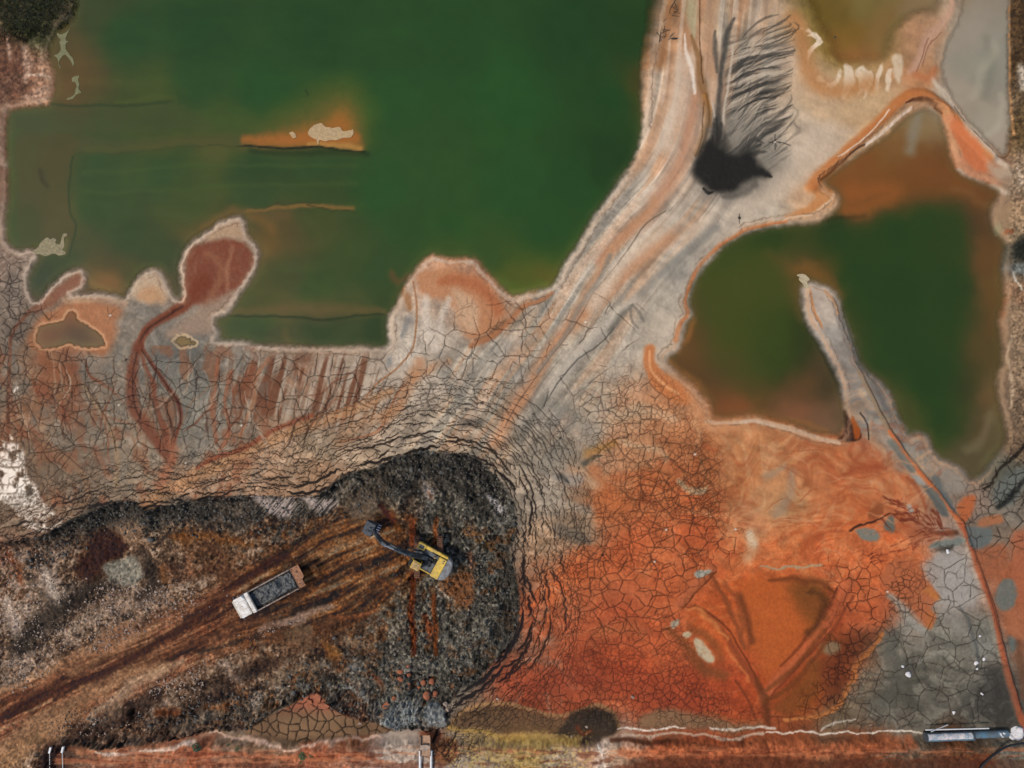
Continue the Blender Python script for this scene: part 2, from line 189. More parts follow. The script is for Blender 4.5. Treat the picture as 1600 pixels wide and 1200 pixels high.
# ---------------------------------------------------------------- ground colouring: S = stroke (widths colour opacity softness warp), P = patch (softness colour opacity)
MARKS = """P 10 5f3f30 .6|-20 60 28 62 52 100 48 150 20 162 -20 162
P 3 a08468 .8|1556 325 1590 315 1620 330 1610 370 1575 378 1558 360
P 2 8c8a6c .8|1560 350 1568 348 1566 362 1558 364
S 3 a5552f .8 .8 2|1578 358 1588 362
P 6 23251f .9|1585 385 1605 372 1640 380 1640 405 1600 405 1586 398
P 3 6f7678 .8|1572 412 1600 408 1640 415 1640 430 1590 425 1575 420
S 1.5 c8c4c0 .7 .8 2|1585 420 1592 440 1598 452
P 4 a86a48 .7|1560 470 1575 470 1572 490 1558 488
P 4 8f7862 .8|1570 480 1590 475 1610 500 1600 600 1580 600 1575 550
S 2 b09880 .8 .8 2|1575 525 1570 560 1580 600 1582 640
P 3 b5aaa0 .8|1590 105 1602 105 1610 140 1594 142
S 3,5 c0aa98 .8 .8 2|1588 262 1594 285
S 4,7,3 b89a88 .7 1 2|38 75 42 100 36 130
S 5,8,4 b08e7c .8 .9 2|40 158 58 150 70 138
S 2 c8b0a0 .8 .8 1.5|42 120 60 116 76 118
S 3 a88878 .8 .8 1|11 55 14 90
S 6 c0a898 .6 1 2|8 262 18 255
P 2 8a5a45 .9|60 475 80 455 100 438 122 425 128 432 120 448 95 465 70 485 50 495
S 3 7a4a35 .7 .5 .6|55 480 35 500 20 522 15 560 14 640 11 700
P 6 b0704a .8|62 500 90 478 112 468 140 470 190 482 185 505 178 530 165 550 120 552 60 550 45 530
S 5 c8a080 .6 .8 1|100 468 130 470 160 466 195 474
P 4 c2a890 .8|205 455 220 435 240 428 255 438 265 462 240 470 215 468
P 5 b8845a .6|215 460 232 445 250 450 258 468 235 472
P 3 7f4632 .95|298 388 320 376 345 372 375 380 397 402 391 425 372 450 350 470 325 480 300 472 290 450 291 415
P 4 b39479 .9|320 372 345 352 372 345 380 360 385 378 350 372
S 7,4 96694f .5 .8 1.5|325 395 345 420 340 450 330 470
S 3 a87a60 .5 .8 1.5|360 385 352 420 358 450
P 5 9a8272 .9|330 470 372 450 360 480 340 495 330 520 290 525 262 530 262 515 300 490
S 13,7,6 7a3f2a .95 .4 .5|318 440 302 462 280 482 255 497 233 512 222 526 217 545
S 2 3f2418 .7 .6 .5|285 478 255 498 232 514 220 530 215 550
S 8,10,9,6 75412e .85 .5 .8|215 540 208 570 204 600 208 630 216 652 232 672 246 690 256 705 268 718
S 3,4,5 7a4530 .8 .5 .8|220 540 228 570 240 600 246 640 258 670 266 700
S 3,4,3 6f3b2a .9 .5 .5|222 540 240 570 258 600 276 625 283 650 278 676 270 702
S 1.2 3a241a .7 .6 .5|214 550 206 590 210 630 220 655
S 1.2 3a241a .7 .6 .5|222 545 245 580 262 605 280 632 282 660
S 6,9 9a6248 .8 .6 .5|270 690 272 712 262 730 250 760
S 10 8a5236 .7 1 2|75 565 95 590
S 9 864c34 .6 1 2|60 605 82 625
S 9 864c34 .6 1 2|30 672 58 694
S 8 8c5238 .6 1 2|98 640 116 664
S 9 824a32 .6 1 2|110 560 125 600 130 630
S 6 8c5238 .5 1 2|150 700 170 740
S 3,4 a08468 .7 .6 .5|132 600 150 630 170 665 181 700 183 732 180 760
S 1 4a382c .7 .5 .4|134 600 152 630 172 665 181 705
S 4,7 8a6a52 .8 .6 .5|22 655 50 682 90 705 125 735 137 765 130 790
S 1 4a382c .6 .5 .4|28 655 56 684 96 705 128 733
S 3 9a6248 .8 .6 .8|342 560 333 620 335 660 340 690
S 2.5 9a6248 .8 .6 .8|362 580 352 620 357 670 345 702
S 3 a06a4c .7 .6 .8|420 560 402 590 398 620 390 650 372 680
S 7,9,12 b4855f .75 .7 .8|612 612 560 640 500 660 440 682 390 702 330 732 270 762 232 788
S 3,4,3 8a4a32 .85 .7 1|490 652 430 672 400 690 370 702 340 714 310 730
S 1.5 a0714f .9 .4 .4|645 440 651 480 650 520 643 548 620 575 590 600 560 630 500 650 450 672
S 2 9a6548 .8 .5 .4|632 600 616 625 606 650 590 672 560 684 530 690
S 8 b07a55 .7 .8 1|598 655 622 640 640 600 656 565
S 6 b07a55 .6 .8 1|650 588 680 572 700 566
S 9 a88060 .6 .9 1|530 690 560 664 600 650
P 4 b67f5c .95|650 440 662 424 690 418 720 424 752 440 792 480 786 500 760 522 742 530 724 520 716 492 690 470 660 470
S 7,12,8 ab6744 .9 .8 1|688 440 712 438 738 445 765 462 782 482
P 5 c2a288 .8|705 455 725 460 745 480 748 510 728 515 712 485
S 7 cabcb2 .8 .7 1|664 470 668 510 682 545
S 5 c8bab0 .7 .7 1|700 470 690 500 692 530
S 3,7,3 7a5a45 .9 .5 .6|744 530 765 526 780 512 792 500
S 5,4,3 a8704e .9 .5 .6|738 538 770 524 796 502 815 482 842 470 862 458
S 5 9a6a44 .8 .7 1|618 440 632 462 640 482
S 4 b4a498 .8 .6 .8|622 490 624 515 618 540
S 6,3 7f7e80 .7 .7 .8|640 500 630 525
P 3 7f8285 .8|600 558 608 552 612 565 604 572
S 12,11,7 c0896a .8 1.2 .9|1085 150 1072 225 1042 290 1005 340 965 375 935 410
S 7,6,5 b98866 .75 1.1 .9|1022 310 982 360 950 402 920 450 895 500 870 540 830 602 790 662
S 9,11,8,12 bf8662 .75 1.2 .9|1045 368 1000 402 960 442 915 482 885 512 850 562 800 642 775 690
S 1 6b5a4c .8 .5 .3|1040 330 1010 348 985 385 960 420 930 452
S 1 5f5148 .6 .5 .3|930 452 890 520 850 572 815 620 790 665
S 6,7,5 87837e .8 .8 .7|1120 352 1062 402 1010 450 960 500 900 560 860 612 820 672
S 4 807c77 .7 .8 .7|955 400 935 440 905 480 880 530 840 580
S 9 cfc0b2 .7 1.2 .9|1060 340 1010 380 960 430 925 475
S 8 cdbfb2 .65 1.2 .9|990 470 940 510 890 570 850 625 815 660
S 1.2 4f4b47 .7 .6 .5|960 512 935 540 905 560 870 600 845 640
S 4,5,2 5a5751 .6 1.2 1.5|955 515 972 493 986 478
S 2 6b6762 .6 .8 1|985 478 1000 490 1010 505
S 2 6b6762 .6 .8 1|984 485 990 505 1000 515
S 9 8c8883 .5 1 2|780 570 800 545 830 530
S 9 8c8883 .5 1 2|740 640 700 600 690 560
S 7,4 4a4845 .75 .9 1|722 664 735 660 750 661
S 9,7 736e66 .8 .9 1|812 690 830 655 852 622
S 12 86827a .6 1 2|870 640 910 650 930 680
S 14 827c73 .6 1 2|820 720 860 715 900 712
S 5,2 55514a .9 .6 .6|914 725 925 716 940 712
S 9,5 a8793f .7 .8 1|922 708 940 700 962 694
P 5 8f8c8a .7|868 740 912 745 905 762 882 758
S 5,2 4f4c48 .9 .7 .7|878 744 890 754
S 9,6 655c52 .85 .8 1|870 826 895 835 916 846
S 6 a89a8c .7 .9 1|840 770 880 790 920 800
S 8 c2ad94 .5 1 2|960 650 1000 640 1050 650
S 6 c4ac90 .5 1 2|980 690 1020 700 1040 720
S 4,3 b5a98c .7 .8 1.5|1066 756 1078 768 1102 764
S 10 bd6a3c .6 1 2|930 740 960 770 980 800
S 6 b9663a .6 1 2|960 740 1020 745
S 3,9 9a6a44 .8 .9 1|1048 -30 1042 40 1030 100
S 10,14,12 c9b4a4 .8 .9 1|1075 90 1065 130 1055 180 1040 230
S 1,3.5,2 e0d2ca .9 .6 .5|1071 55 1074 85 1083 115 1085 146
S 5,9,2 a8a284 .8 .7 .6|1077 -60 1079 20 1085 60
S 2,7,5,6 8d6844 .9 .5 .6|1081 58 1091 90 1095 130 1102 160 1106 185 1100 212 1090 240
S 3 a5713c .8 .6 .6|1100 150 1109 170 1110 196
S 1 573a24 .8 .5 .3|1093 -50 1093 60 1098 130
S 1 573a24 .7 .5 .4|1100 160 1098 190 1096 215 1086 245
S 9 b28a6e .7 .9 1|1110 -50 1109 60 1112 112
P .4 e6d2c0 .95|1230 25 1240 36 1252 45 1260 44 1268 50 1276 51 1283 57 1284 63 1287 67 1281 75 1273 79 1266 88 1262 102 1260 92 1263 80 1270 72 1276 66 1270 60 1258 56 1266 54 1256 49 1246 45 1236 36
P .4 e0ccb8 .95|1270 121 1278 119 1286 121 1290 126 1300 129 1308 123 1313 112 1317 107 1315 119 1308 131 1298 136 1290 134 1280 137 1290 130 1285 125 1275 125
P .8 d9c6b2 .9|1323 103 1332 98 1337 108 1335 130 1328 140 1321 152 1314 150 1317 130 1321 118
P .8 dccab6 .9|1342 112 1352 104 1358 112 1366 112 1364 125 1356 138 1352 154 1348 140 1340 149 1341 130 1338 118
P .6 d8c4b0 .9|1371 112 1379 97 1380 110 1374 126 1371 142 1366 132
P .6 d8c4b0 .9|1387 112 1395 108 1393 126 1388 144 1383 137 1386 122
P 1.5 cdbaa4 .85|1394 95 1400 84 1409 88 1411 110 1405 134 1399 122
P 8 c3b0a0 .6|1200 280 1240 240 1262 200 1290 190 1340 200 1320 230 1280 262 1240 300 1180 330 1150 310
S 14,12 b47c4c .8 .9 1|1240 30 1252 70 1262 110 1278 130 1310 142 1360 130
S 16 c3a684 .5 1 2|1260 170 1300 175 1350 165 1400 150
P 3 c3834f .9|1268 292 1295 290 1305 306 1292 324 1262 338 1222 343 1250 328 1272 312
S 2 d8bca4 .8 .7 1|1225 342 1265 336 1292 318 1302 304
S 10,8,8,7 b8713f .95 .5 .8|1268 292 1292 264 1330 232 1362 202 1392 172 1414 154 1440 150 1465 158 1490 185 1520 212 1548 242
P 2 c26f46 .95|1478 178 1500 192 1528 218 1545 258 1534 264 1518 255 1500 230 1488 205
S 2.5 e6d6cd .95 .4 .5|1354 226 1380 206 1404 184 1424 170
S 1.3 dcc4b4 .9 .5 .6|1308 246 1340 226 1368 198 1386 174
S 1.5 4f2e1c .9 .5 .5|1328 242 1342 231 1352 226
S 1,3,1.5 5f3822 .95 .5 .5|1412 164 1425 159 1440 157 1456 162 1474 176
S 2 5f3822 .7 .6 .5|1284 280 1300 266 1325 245
S 3,8,6 bb9480 .9 .8 1|1494 -10 1480 25 1455 55 1440 85 1425 112
S 1 7a5440 .6 .5 1|1468 50 1450 75 1440 105
S 1 7a5440 .6 .5 1|1452 60 1440 90 1430 115
S 3,7,5 ccb9a8 .9 .7 .8|1456 122 1482 150 1512 195 1545 232 1570 258
S 1 6a4c38 .9 .4 .4|1492 165 1512 195 1535 222 1560 243 1576 241 1580 215
S 2 b8875a .8 .6 .4|1577 -40 1578 90 1580 160 1584 210
S 6 b9734c .8 .8 1|1462 110 1448 125 1430 118
S 3,5 b7a696 .9 .8 1|1500 262 1520 275 1545 288 1570 300
P 4 b09a86 .9|1545 255 1570 258 1580 268 1570 278 1552 275
S 2.5,3,3,4 c8794a .9 .5 .8|1230 346 1195 350 1158 360 1130 378 1104 402 1084 430 1070 468 1073 490 1062 505 1058 530
P 2.5 c07546 .95|1008 548 1026 546 1024 566 1042 584 1070 602 1088 624 1062 630 1028 612 1010 592
S 2 e0a070 .8 .6 .8|1016 552 1018 580 1036 600 1060 615
S 2.5,4,3 ccb4a2 .9 .6 1|1106 657 1150 659 1180 656 1210 664 1246 674 1282 685 1310 691
S 7 c48a62 .7 .9 1|1080 610 1090 640 1105 662 1150 668
S 4,6,5 6c6a6a .7 .8 .7|1300 470 1318 512 1338 562 1362 602 1388 642
S 2 62605f .7 .6 .5|1318 480 1330 520 1346 560
S 1.5,2.5,1.5 c08050 .9 .6 .5|1264 456 1270 482 1284 512
S 2 cb8f60 .8 .6 .5|1288 456 1302 474 1308 490
S 2,2.5 8f7a64 .9 .4 .3|1340 580 1355 610 1374 648 1390 678
S 1 4a3a2c .8 .4 .3|1345 580 1360 612 1380 650 1396 680 1420 712
S 2.5,3.5,4 b8663c .95 .35 .3|1387 674 1405 700 1430 730 1455 760 1480 790 1502 818
S 5,4.5,4,6 a2573a .95 .35 .3|1500 816 1515 850 1530 898 1549 950 1560 1000 1572 1050 1590 1108 1604 1140
S 1 5a2c1c .8 .4 .3|1507 818 1522 850 1537 900 1555 950 1566 1000 1578 1050 1596 1108
S 5 666a69 .85 .5 .6|1392 692 1412 716 1424 732
P 1.2 5c6060 .95|1444 760 1454 764 1478 794 1484 806 1474 807 1456 787
P 1.2 636768 .95|1453 746 1464 750 1488 784 1495 800 1486 796 1468 776
P 1.5 959796 .95|1420 737 1438 744 1446 758 1430 751
S 5,8 8f7f76 .8 .8 1|1452 690 1470 712 1500 735
P 3 8b827a .8|1468 735 1495 730 1512 745 1512 762 1490 772 1472 765
P 1.5 38221a .95|1322 640 1330 652 1345 674 1344 684 1325 686 1308 687 1320 668
P 1 a4521f .95|1334 648 1343 668 1343 681 1331 680
S 1.2 2f2a26 .9 .5 .5|1345 645 1355 660 1359 688
P 2 b3623a .95|1496 792 1500 778 1522 772 1518 795 1510 815 1500 812
P 1.5 636a6c .95|1510 822 1540 825 1550 840 1537 860 1516 850
P 2 a86a48 .9|1528 812 1560 805 1563 820 1535 821
P 4 666b69 .9|1550 778 1568 748 1605 732 1605 760 1572 788
S 4,5,3 2a2b29 .9 .7 1|1558 792 1580 772 1602 752
S 2,3 2a221a .9 .6 1.5|1538 762 1550 756 1558 740 1576 725 1602 700
P 4 9f5e40 .9|1524 866 1560 850 1576 860 1570 890 1546 906 1530 896
P 4 a86244 .9|1582 830 1630 830 1630 965 1592 952 1580 880
P 2 6a7270 .9|1560 912 1580 904 1590 930 1582 950 1565 956 1555 935
P 2 5f6b6c .9|1573 996 1584 998 1588 1014 1576 1020
P 5 a86a4c .8|1572 955 1600 952 1600 1000 1580 995
S 6 6f4a36 .7 .9 1|1590 1010 1596 1060 1600 1090
P 1.5 737a76 .95|1338 828 1354 822 1370 825 1376 838 1370 846 1354 845
P 1.5 5f6662 .95|1382 815 1392 807 1400 824 1397 832 1385 826
S 2,1 3a2418 .9 .6 1|1331 828 1345 819 1370 812 1388 804
P 1 8f5030 .95|1356 802 1368 793 1380 791 1379 803 1365 810 1357 809
P 1 9aa09e .9|1416 792 1423 790 1428 800 1420 804
P 1 737b78 .95|1449 856 1470 847 1503 839 1507 846 1488 854 1460 860
P 1 8a928f .9|1465 830 1474 827 1476 833 1467 836
S 3,4 5a3526 .8 .7 1|1452 832 1470 836 1495 832
S 2,5,2 3f3c36 .8 .8 2|1458 866 1478 860 1490 850
P 6 9d9896 .8|1440 880 1470 870 1505 872 1520 900 1525 940 1490 950 1460 940 1450 910
S 7,6 8a8178 .5 1 2|1218 800 1228 770 1240 740
S 5 8c8478 .5 1 2|1195 750 1212 735 1225 730
S 8 c0a080 .6 1 2|1170 830 1178 850 1170 870
S 5,7 d0bfa8 .7 .8 1|1170 832 1178 848
S 1.5 a09880 .8 .7 1.5|1190 884 1230 886 1285 882
S 6,8 a6502c .8 .8 1|1252 862 1262 848 1280 838
S 2,9,7,3 94492c .5 .9 2|1400 810 1430 830 1460 840 1490 832
S 3,7,3 95482c .6 .9 1|1320 740 1345 728 1385 732
S 4 9a4c2e .5 .9 1|1335 720 1350 700 1340 690
S 2,4,2 95482c .6 .7 1|1415 745 1435 765 1447 795
P 2 ad6340 .95|1380 905 1400 870 1440 885 1445 905 1466 930 1456 950 1466 965 1450 983 1430 970 1414 950 1400 935
S 5,8,6 98958f .85 .8 1|1393 934 1415 955 1444 988
S 6,5 b8743c .8 .8 1|1452 925 1462 935
S 7,6 b26a38 .7 .8 1|1456 962 1452 978
S 3,4,4,3 bd7640 .9 .6 1.8|1376 992 1358 1018 1340 1030 1331 1045 1327 1060 1322 1080 1305 1100 1275 1120 1230 1128
S 10,14,8 8a4526 .6 1 2|1320 1000 1312 1040 1305 1080
S 12,16,10 413f3c .75 1 1|1556 1050 1566 1100 1572 1130
S 14 54524c .6 1 2|1420 1045 1400 1080 1380 1100
S 10 565550 .6 1 2|1400 990 1390 1020 1410 1040
S 9 8c8a88 .5 1 2|1480 960 1510 990 1540 1010
P 8 b45c2a .8|1160 905 1232 902 1252 930 1272 985 1232 1032 1202 1062 1180 1020 1160 960
P 10 75481f .8|1232 908 1272 902 1292 930 1272 982 1242 950
S 8,6 ad5f3c .9 .6 .8|1112 888 1094 906 1076 926 1060 946
S 1.5 74391f .8 .6 .8|1118 892 1100 912 1082 932 1070 948
S 3,5,5,4 8a4526 .9 .6 .6|1068 948 1092 952 1116 970 1142 1002 1162 1036 1180 1066 1190 1092 1196 1130
S 1.5 632f17 .8 .6 .6|1085 946 1110 958 1140 985 1165 1025 1182 1060
S 2 75391f .8 .6 .6|1150 1065 1170 1095 1180 1125
S 9,10,8 b05c39 .85 .7 .8|1326 910 1302 958 1272 1000 1242 1036 1212 1066 1194 1092
S 2,3,2 7c3e23 .8 .7 .8|1332 930 1306 976 1270 1016 1236 1050 1204 1086
S 2,3,2 763a20 .8 .7 .8|1308 918 1286 960 1256 1000 1220 1040
S 3 7f4526 .8 .7 1|1108 893 1130 930 1150 975 1166 1010
S 5,6,4 69391e .8 .9 1|1154 930 1165 962 1176 1002
P 6 7c4820 .8|1212 1098 1250 1062 1270 1032 1287 1040 1276 1090 1240 1116 1208 1112
P 8 5c2f18 .65|1290 1004 1330 992 1372 988 1350 1020 1327 1042 1316 1082 1290 1102 1284 1050
P 3 8a8068 .7|1282 1008 1298 1002 1312 1010 1300 1022 1284 1020
S 4,6,5 6a3a1e .85 .6 .8|1184 1062 1192 1085 1197 1108 1202 1135
S 4,4 74401f .85 .7 .8|1192 1092 1212 1088 1245 1062 1272 1030 1298 992
S 3,4 74401f .8 .7 .8|1196 1078 1222 1058 1252 1028 1284 985
S 2,5,4 6a391c .7 .9 2|1205 905 1240 900 1275 906 1300 920
S 4,6,5 4f3316 .65 1 2.5|1262 918 1284 935 1280 965 1258 995
S 3,5,3 8a4a28 .7 .9 2|1130 905 1145 930 1155 960 1162 990
P .8 9aa29e .9|1084 893 1090 887 1103 886 1112 889 1100 896 1090 901
S 2,4,2 e08a4c .6 .9 2|1075 948 1100 955 1122 975 1140 998
S 2,3 c97a44 .6 .9 2|1140 1010 1158 1042 1168 1062
S 2,3,2 4d5152 .6 .9 1.5|1500 950 1520 990 1530 1040
S 4,6 5f5c55 .6 1 2|1450 990 1480 1010 1510 1000
S 8,10 545149 .5 1 2|1380 1080 1420 1095 1470 1090
S 3,5 9a978e .5 1 2|1440 1030 1470 1020 1500 1035
S 6,9,7 7a4a28 .75 1 1.5|1044 982 1068 1010 1094 1040 1132 1056
S 7 7a4a28 .6 1 1.5|1080 985 1110 1000 1128 1030
P 1.5 b9ad94 .95|1082 1003 1090 999 1103 1012 1116 1026 1118 1036 1104 1035 1092 1028 1085 1015
P 1 a59c8a .95|1048 968 1058 966 1060 975 1051 982
P 1 c2b194 .95|1063 988 1075 985 1079 993 1068 996
S 12,14 93422a .6 1 2|830 1072 900 1060 960 1072 1020 1090 1090 1110
S 9 953f26 .5 1 2|940 1040 1000 1060 1040 1090
S 12 b56440 .5 1 2|900 930 950 920 1000 930
S 10 b8693f .5 1 2|940 990 1000 980
P 5 85694f .9|1010 1115 1050 1108 1110 1120 1160 1128 1190 1135 1160 1142 1060 1142 1000 1138
S 2,3 a45a34 .8 .8 1|1100 1112 1140 1124 1190 1130
P 4 6b5139 .95|690 1145 700 1128 722 1110 765 1099 810 1101 860 1110 895 1116 925 1104 955 1110 968 1138 940 1152 850 1152 780 1138 720 1134
S 2.5 9c7650 .9 .6 .6|700 1132 725 1109 765 1098 810 1100 870 1112 900 1108 935 1100 960 1116 968 1140
P 3 40352b .95|884 1122 900 1106 930 1101 955 1114 966 1130 960 1150 930 1160 890 1158 868 1150
S 4 6f3a22 .8 .7 1|905 1132 912 1145 925 1140
S 4,6,5 b08c48 .8 .9 1.5|700 1136 760 1142 800 1150 860 1158 905 1154
P 3 6f4428 .9|672 1162 700 1150 716 1160 713 1180 692 1186 676 1178
P 3 83472c .9|655 1146 680 1143 690 1150 675 1160 660 1158
P 5 aa9a90 .9|600 1150 650 1150 655 1175 640 1230 600 1230
P 4 a9988a .7|700 1190 740 1175 780 1185 800 1230 690 1230
P 2 cdb8ac .9|934 1162 976 1160 978 1172 945 1230 928 1230
S 1.5 e4dad2 .9 .5 .6|935 1160 940 1175 943 1200
P 8 a98a74 .9|950 1165 980 1168 978 1230 945 1230
S 1,2.6,1.2,2.4,1 e4d8d0 .95 .6 2|968 1140 1000 1142 1040 1142 1076 1143
S 1.5,2 c4ac9c .85 .6 1.5|975 1153 1040 1150 1076 1153 1130 1150 1195 1149
S 1.5,2 cfc4bc .9 .5 1|1110 1139 1160 1137 1212 1141
S .8,1.6,.9,1.8,1 ded4cc .9 .6 1.8|1200 1148 1250 1147 1320 1149 1380 1147 1428 1144 1443 1149
S 1,2.5,1 c4bcb4 .85 .7 2|1282 1142 1296 1134 1320 1126 1342 1119
S 2,3.5 cdb8ae .9 .6 1|157 1171 200 1171 250 1164 278 1160 290 1156 305 1158
S 1.2,3.2,1.5,3,1 d4b0a0 .9 .8 2.5|320 1150 370 1149 400 1153 450 1158 500 1157 550 1152 596 1148
S 2 55301e .8 .6 1|955 1156 1040 1157 1100 1163 1200 1156
S 6,7,6 b3643f .8 .8 1.5|972 1170 1100 1168 1200 1161 1300 1166 1420 1158
S 3,5,3 b3603c .6 .9 1.5|320 1170 420 1176 520 1172 600 1180
S 3,4 6a3a28 .6 .9 1.5|340 1190 420 1195 500 1188
S 9,7 5a3522 .6 1 2|1450 1175 1480 1190 1520 1195
S 12,16 6f6f69 .8 1 1.5|1562 1172 1580 1182 1605 1190"""
PITMARKS = """P 9 6f4a2b .9|290 848 360 838 440 850 500 838 560 822 618 796 650 835 640 880 628 930 590 960 606 985 540 1000 470 985 400 1000 330 1010 240 1060 180 1070 300 985 350 930 300 900
P 3 b6a6a3 .95|392 778 400 775 418 780 440 781 462 777 458 792 450 804 444 811 425 808 411 806 413 800 400 790
P 3 b6a6a3 .95|475 777 500 780 514 782 526 790 512 800 505 803 480 796
P 2 9e9390 .9|654 756 662 749 676 770 673 786 663 780
S 2 9c6a54 .8 .8 1|668 772 672 784
P 1.5 c2bec6 .9|757 775 765 772 779 785 790 796 782 801 769 785
S 3,4 8e8a88 .8 .8 2|772 795 786 812 790 832
S 5,4 7d7a77 .7 .9 2|668 790 678 802
P 6 6c5e51 .9|540 772 582 765 602 790 572 816 545 812
S 10,14 5b5146 .8 1 2|560 745 600 750 590 775
S 4,5 a0622c .8 .9 2|606 808 618 826 628 835
S 3,6 4a1c10 .8 .9 2|592 795 606 812 612 820
S 6 a87448 .7 .9 2|730 832 745 842
S 5,7 7a5628 .8 .9 2|745 850 762 858
S 4 9a6a50 .8 .9 1|732 870 736 890
P 5 40210f .9|130 842 155 824 186 835 191 856 160 882 128 866
P 5 40210f .9|118 872 150 870 166 890 142 922 114 902
P 5 a2826a .9|160 820 190 814 223 820 216 840 196 856 184 840
P 3 989388 .95|155 884 178 874 200 870 214 885 219 905 200 918 182 918 165 902
S 8,11 c0b0a8 .85 1 2|62 905 75 920 84 945
S 7 bba79c .7 1 2|5 940 12 970 22 1000
S 5 8f4f2e .7 1 2|5 870 25 885 20 905
S 14,10 463d34 .85 1 2|30 1010 55 985 90 955 130 925 165 915
S 9 57493e .8 1 2|215 870 232 895 240 915
P 3 8d7862 .9|440 992 456 985 470 986 468 1010 450 1006
P 2 927d69 .9|472 985 484 984 486 1010 464 1011
P 4 8b7562 .9|418 1072 440 1050 488 1040 496 1052 462 1056 430 1076
P 3 9a7f68 .8|530 998 560 1005 578 1012 572 1020 548 1014
S 3,5 a5723a .8 .9 2|505 1000 525 1012 530 1022
S 5,7 8c5a2a .8 .9 2|512 1010 526 1025 520 1032
S 4,6 6a3016 .9 .9 2|585 1060 592 1070
S 3 9a5a34 .8 .9 2|510 975 560 968 590 962
S 4,5 a08478 .8 1 2.5|400 985 440 975 480 962 510 955
S 3,5 b09488 .8 1 2.5|400 992 420 980 470 972
S 6,9 9a8070 .8 1 2.5|180 960 215 950 250 930 255 945
S 9,12 8d7464 .8 1 2.5|150 1005 190 990 220 975
S 5,8 b08a70 .8 1 2.5|100 1150 150 1115 190 1090 240 1062
S 4,5 c0a288 .7 1 2.5|140 1120 200 1075 240 1058 280 1045
P 12 aa8360 .85|-300 1300 -60 1200 0 1170 60 1130 100 1110 130 1120 90 1150 50 1180 20 1250 -80 1400
P 4 36201a .95|72 1168 80 1160 100 1155 118 1160 122 1185 120 1240 68 1240 66 1185
P 1.5 868e94 .95|597 1116 615 1112 614 1130 600 1133
P 1.5 8b9097 .95|668 1108 690 1112 692 1134 676 1140 664 1126
P 2 8c9298 .85|612 1102 645 1104 650 1134 612 1134
S 4,3 8e8f92 .8 .9 2|538 1078 555 1090 570 1095
S 3 84868a .8 .9 2|550 1040 560 1050
S 4.5,5,4 6a3216 .95 .5 .6|643 900 643 960 645 1022
S 1 b06020 .7 .6 1|641 910 642 960 643 1010
S 3,3.5,3 8c4a1f .9 .6 .8|676 935 680 980 682 1024
S 3,6 b0552a .7 .9 2|668 968 672 990
S 4.5 8a4420 .9 .5 .6|646 818 645 852
S 3.5 9c5c32 .9 .5 .6|682 815 681 850
S 4,6 94522a .8 .9 1.5|636 815 648 822
P 3 8b5a38 .8|700 905 735 905 742 925 735 945 725 955 700 935 690 915"""
PM2 = PITMARKS.split('\n', 1)[1] + '''
S 3,7,9,6 a87a58 .7 1 3|-20 1092 60 1058 130 1022 200 985
S 6,12,10 7a4c32 .55 1 3|-20 1110 80 1060 180 1010 280 960 350 930
S 5,10,8 8a5a3c .55 1 3|120 1105 220 1045 320 1000 400 975
S 8,12,8 744a2e .5 1 3|280 850 330 870 350 900
S 8,16,12 9a8474 .55 1 3|30 880 60 930 70 975
S 7,10,6 cdbdb4 .75 1 3|60 900 78 925 88 948
S 4,8 c8b4aa .7 1 3|2 930 16 975
S 10,14,10 a08878 .5 1 3|120 985 170 960 225 935
S 8,12 5a3622 .6 1 3|250 880 300 900 340 895
S 5,8,4 86501f .7 1 3|265 845 330 842 400 850
S 4,6 8e5a2c .7 1 3|245 880 252 905
S 5,5 b07a58 .7 1 2|292 868 294 895
S 12,16,12 5c3a24 .6 1 3|420 985 480 1000 540 985
S 8,14 6d4c36 .6 1 3|380 1030 430 1040 470 1020
S 8,16,14 2f261f .7 1 3|20 1020 50 990 90 955 130 935
S 8,12,8 2d221b .65 1 3|225 880 235 915 215 935
S 5,8,5 8d8a86 .5 1 3|600 1040 640 1046 690 1040
S 5,7,5 2f2e2c .6 1 3|600 735 660 722 730 730 775 770
S 3,6,5,3 40210f .85 .8 1.5|-20 1136 40 1098 90 1070 130 1048 168 1030
S 3,6,8,6,7,3 40210f .85 .9 1.5|80 1096 125 1072 185 1045 245 1008 290 982 330 955
S 3,6,4 40210f .8 .8 1.5|285 972 320 950 352 935
S 5,9,6 40210f .8 .9 1.5|340 925 380 902 440 872
S 2,3 3c1c10 .6 .9 1.5|60 1130 120 1092 170 1062
S 4,9,6 b08462 .6 1 2|100 1062 180 1020 240 990
S 6,10,8 b98f6c .7 1 2.5|-20 1182 60 1128 130 1092 200 1062 250 1052
S 9,14,9 2c1a12 .7 1 2.5|120 1135 135 1150 180 1130 240 1095
S 10,16,8 33231a .6 1 2.5|250 1140 300 1105 360 1060 420 1040
S 3,3 2a1c14 .7 .9 2|250 1042 300 1022 360 1008 400 1000
S 5,7 a5876f .6 1 2.5|170 1110 190 1095
S 4,6 8a4a24 .8 .9 2|245 1112 262 1108 275 1105
S 4,6 8f5024 .8 .9 2|322 1108 345 1110
S 6,8 8d7c6c .7 1 2|270 1135 310 1122 335 1118
S 5,9 c0a89c .6 1 2.5|345 1040 360 1062
S 5,8 c8b8b0 .6 1 2.5|385 1105 400 1098
S 14,22,18,12 3c3a37 .7 1 2|40 838 120 812 200 800 300 796 380 815
S 12,18,12 37332f .7 1 2|640 740 700 745 760 800
S 8,14,8 2c2b29 .7 1 2|600 750 625 765 650 770
S 10,18,14 3f3d39 .6 1 2|790 860 795 940 770 1010
S 8,10 8e8a82 .5 1 2.5|700 1010 740 1000 760 975
S 8,10 85817a .5 1 2.5|560 1060 600 1080 640 1095'''
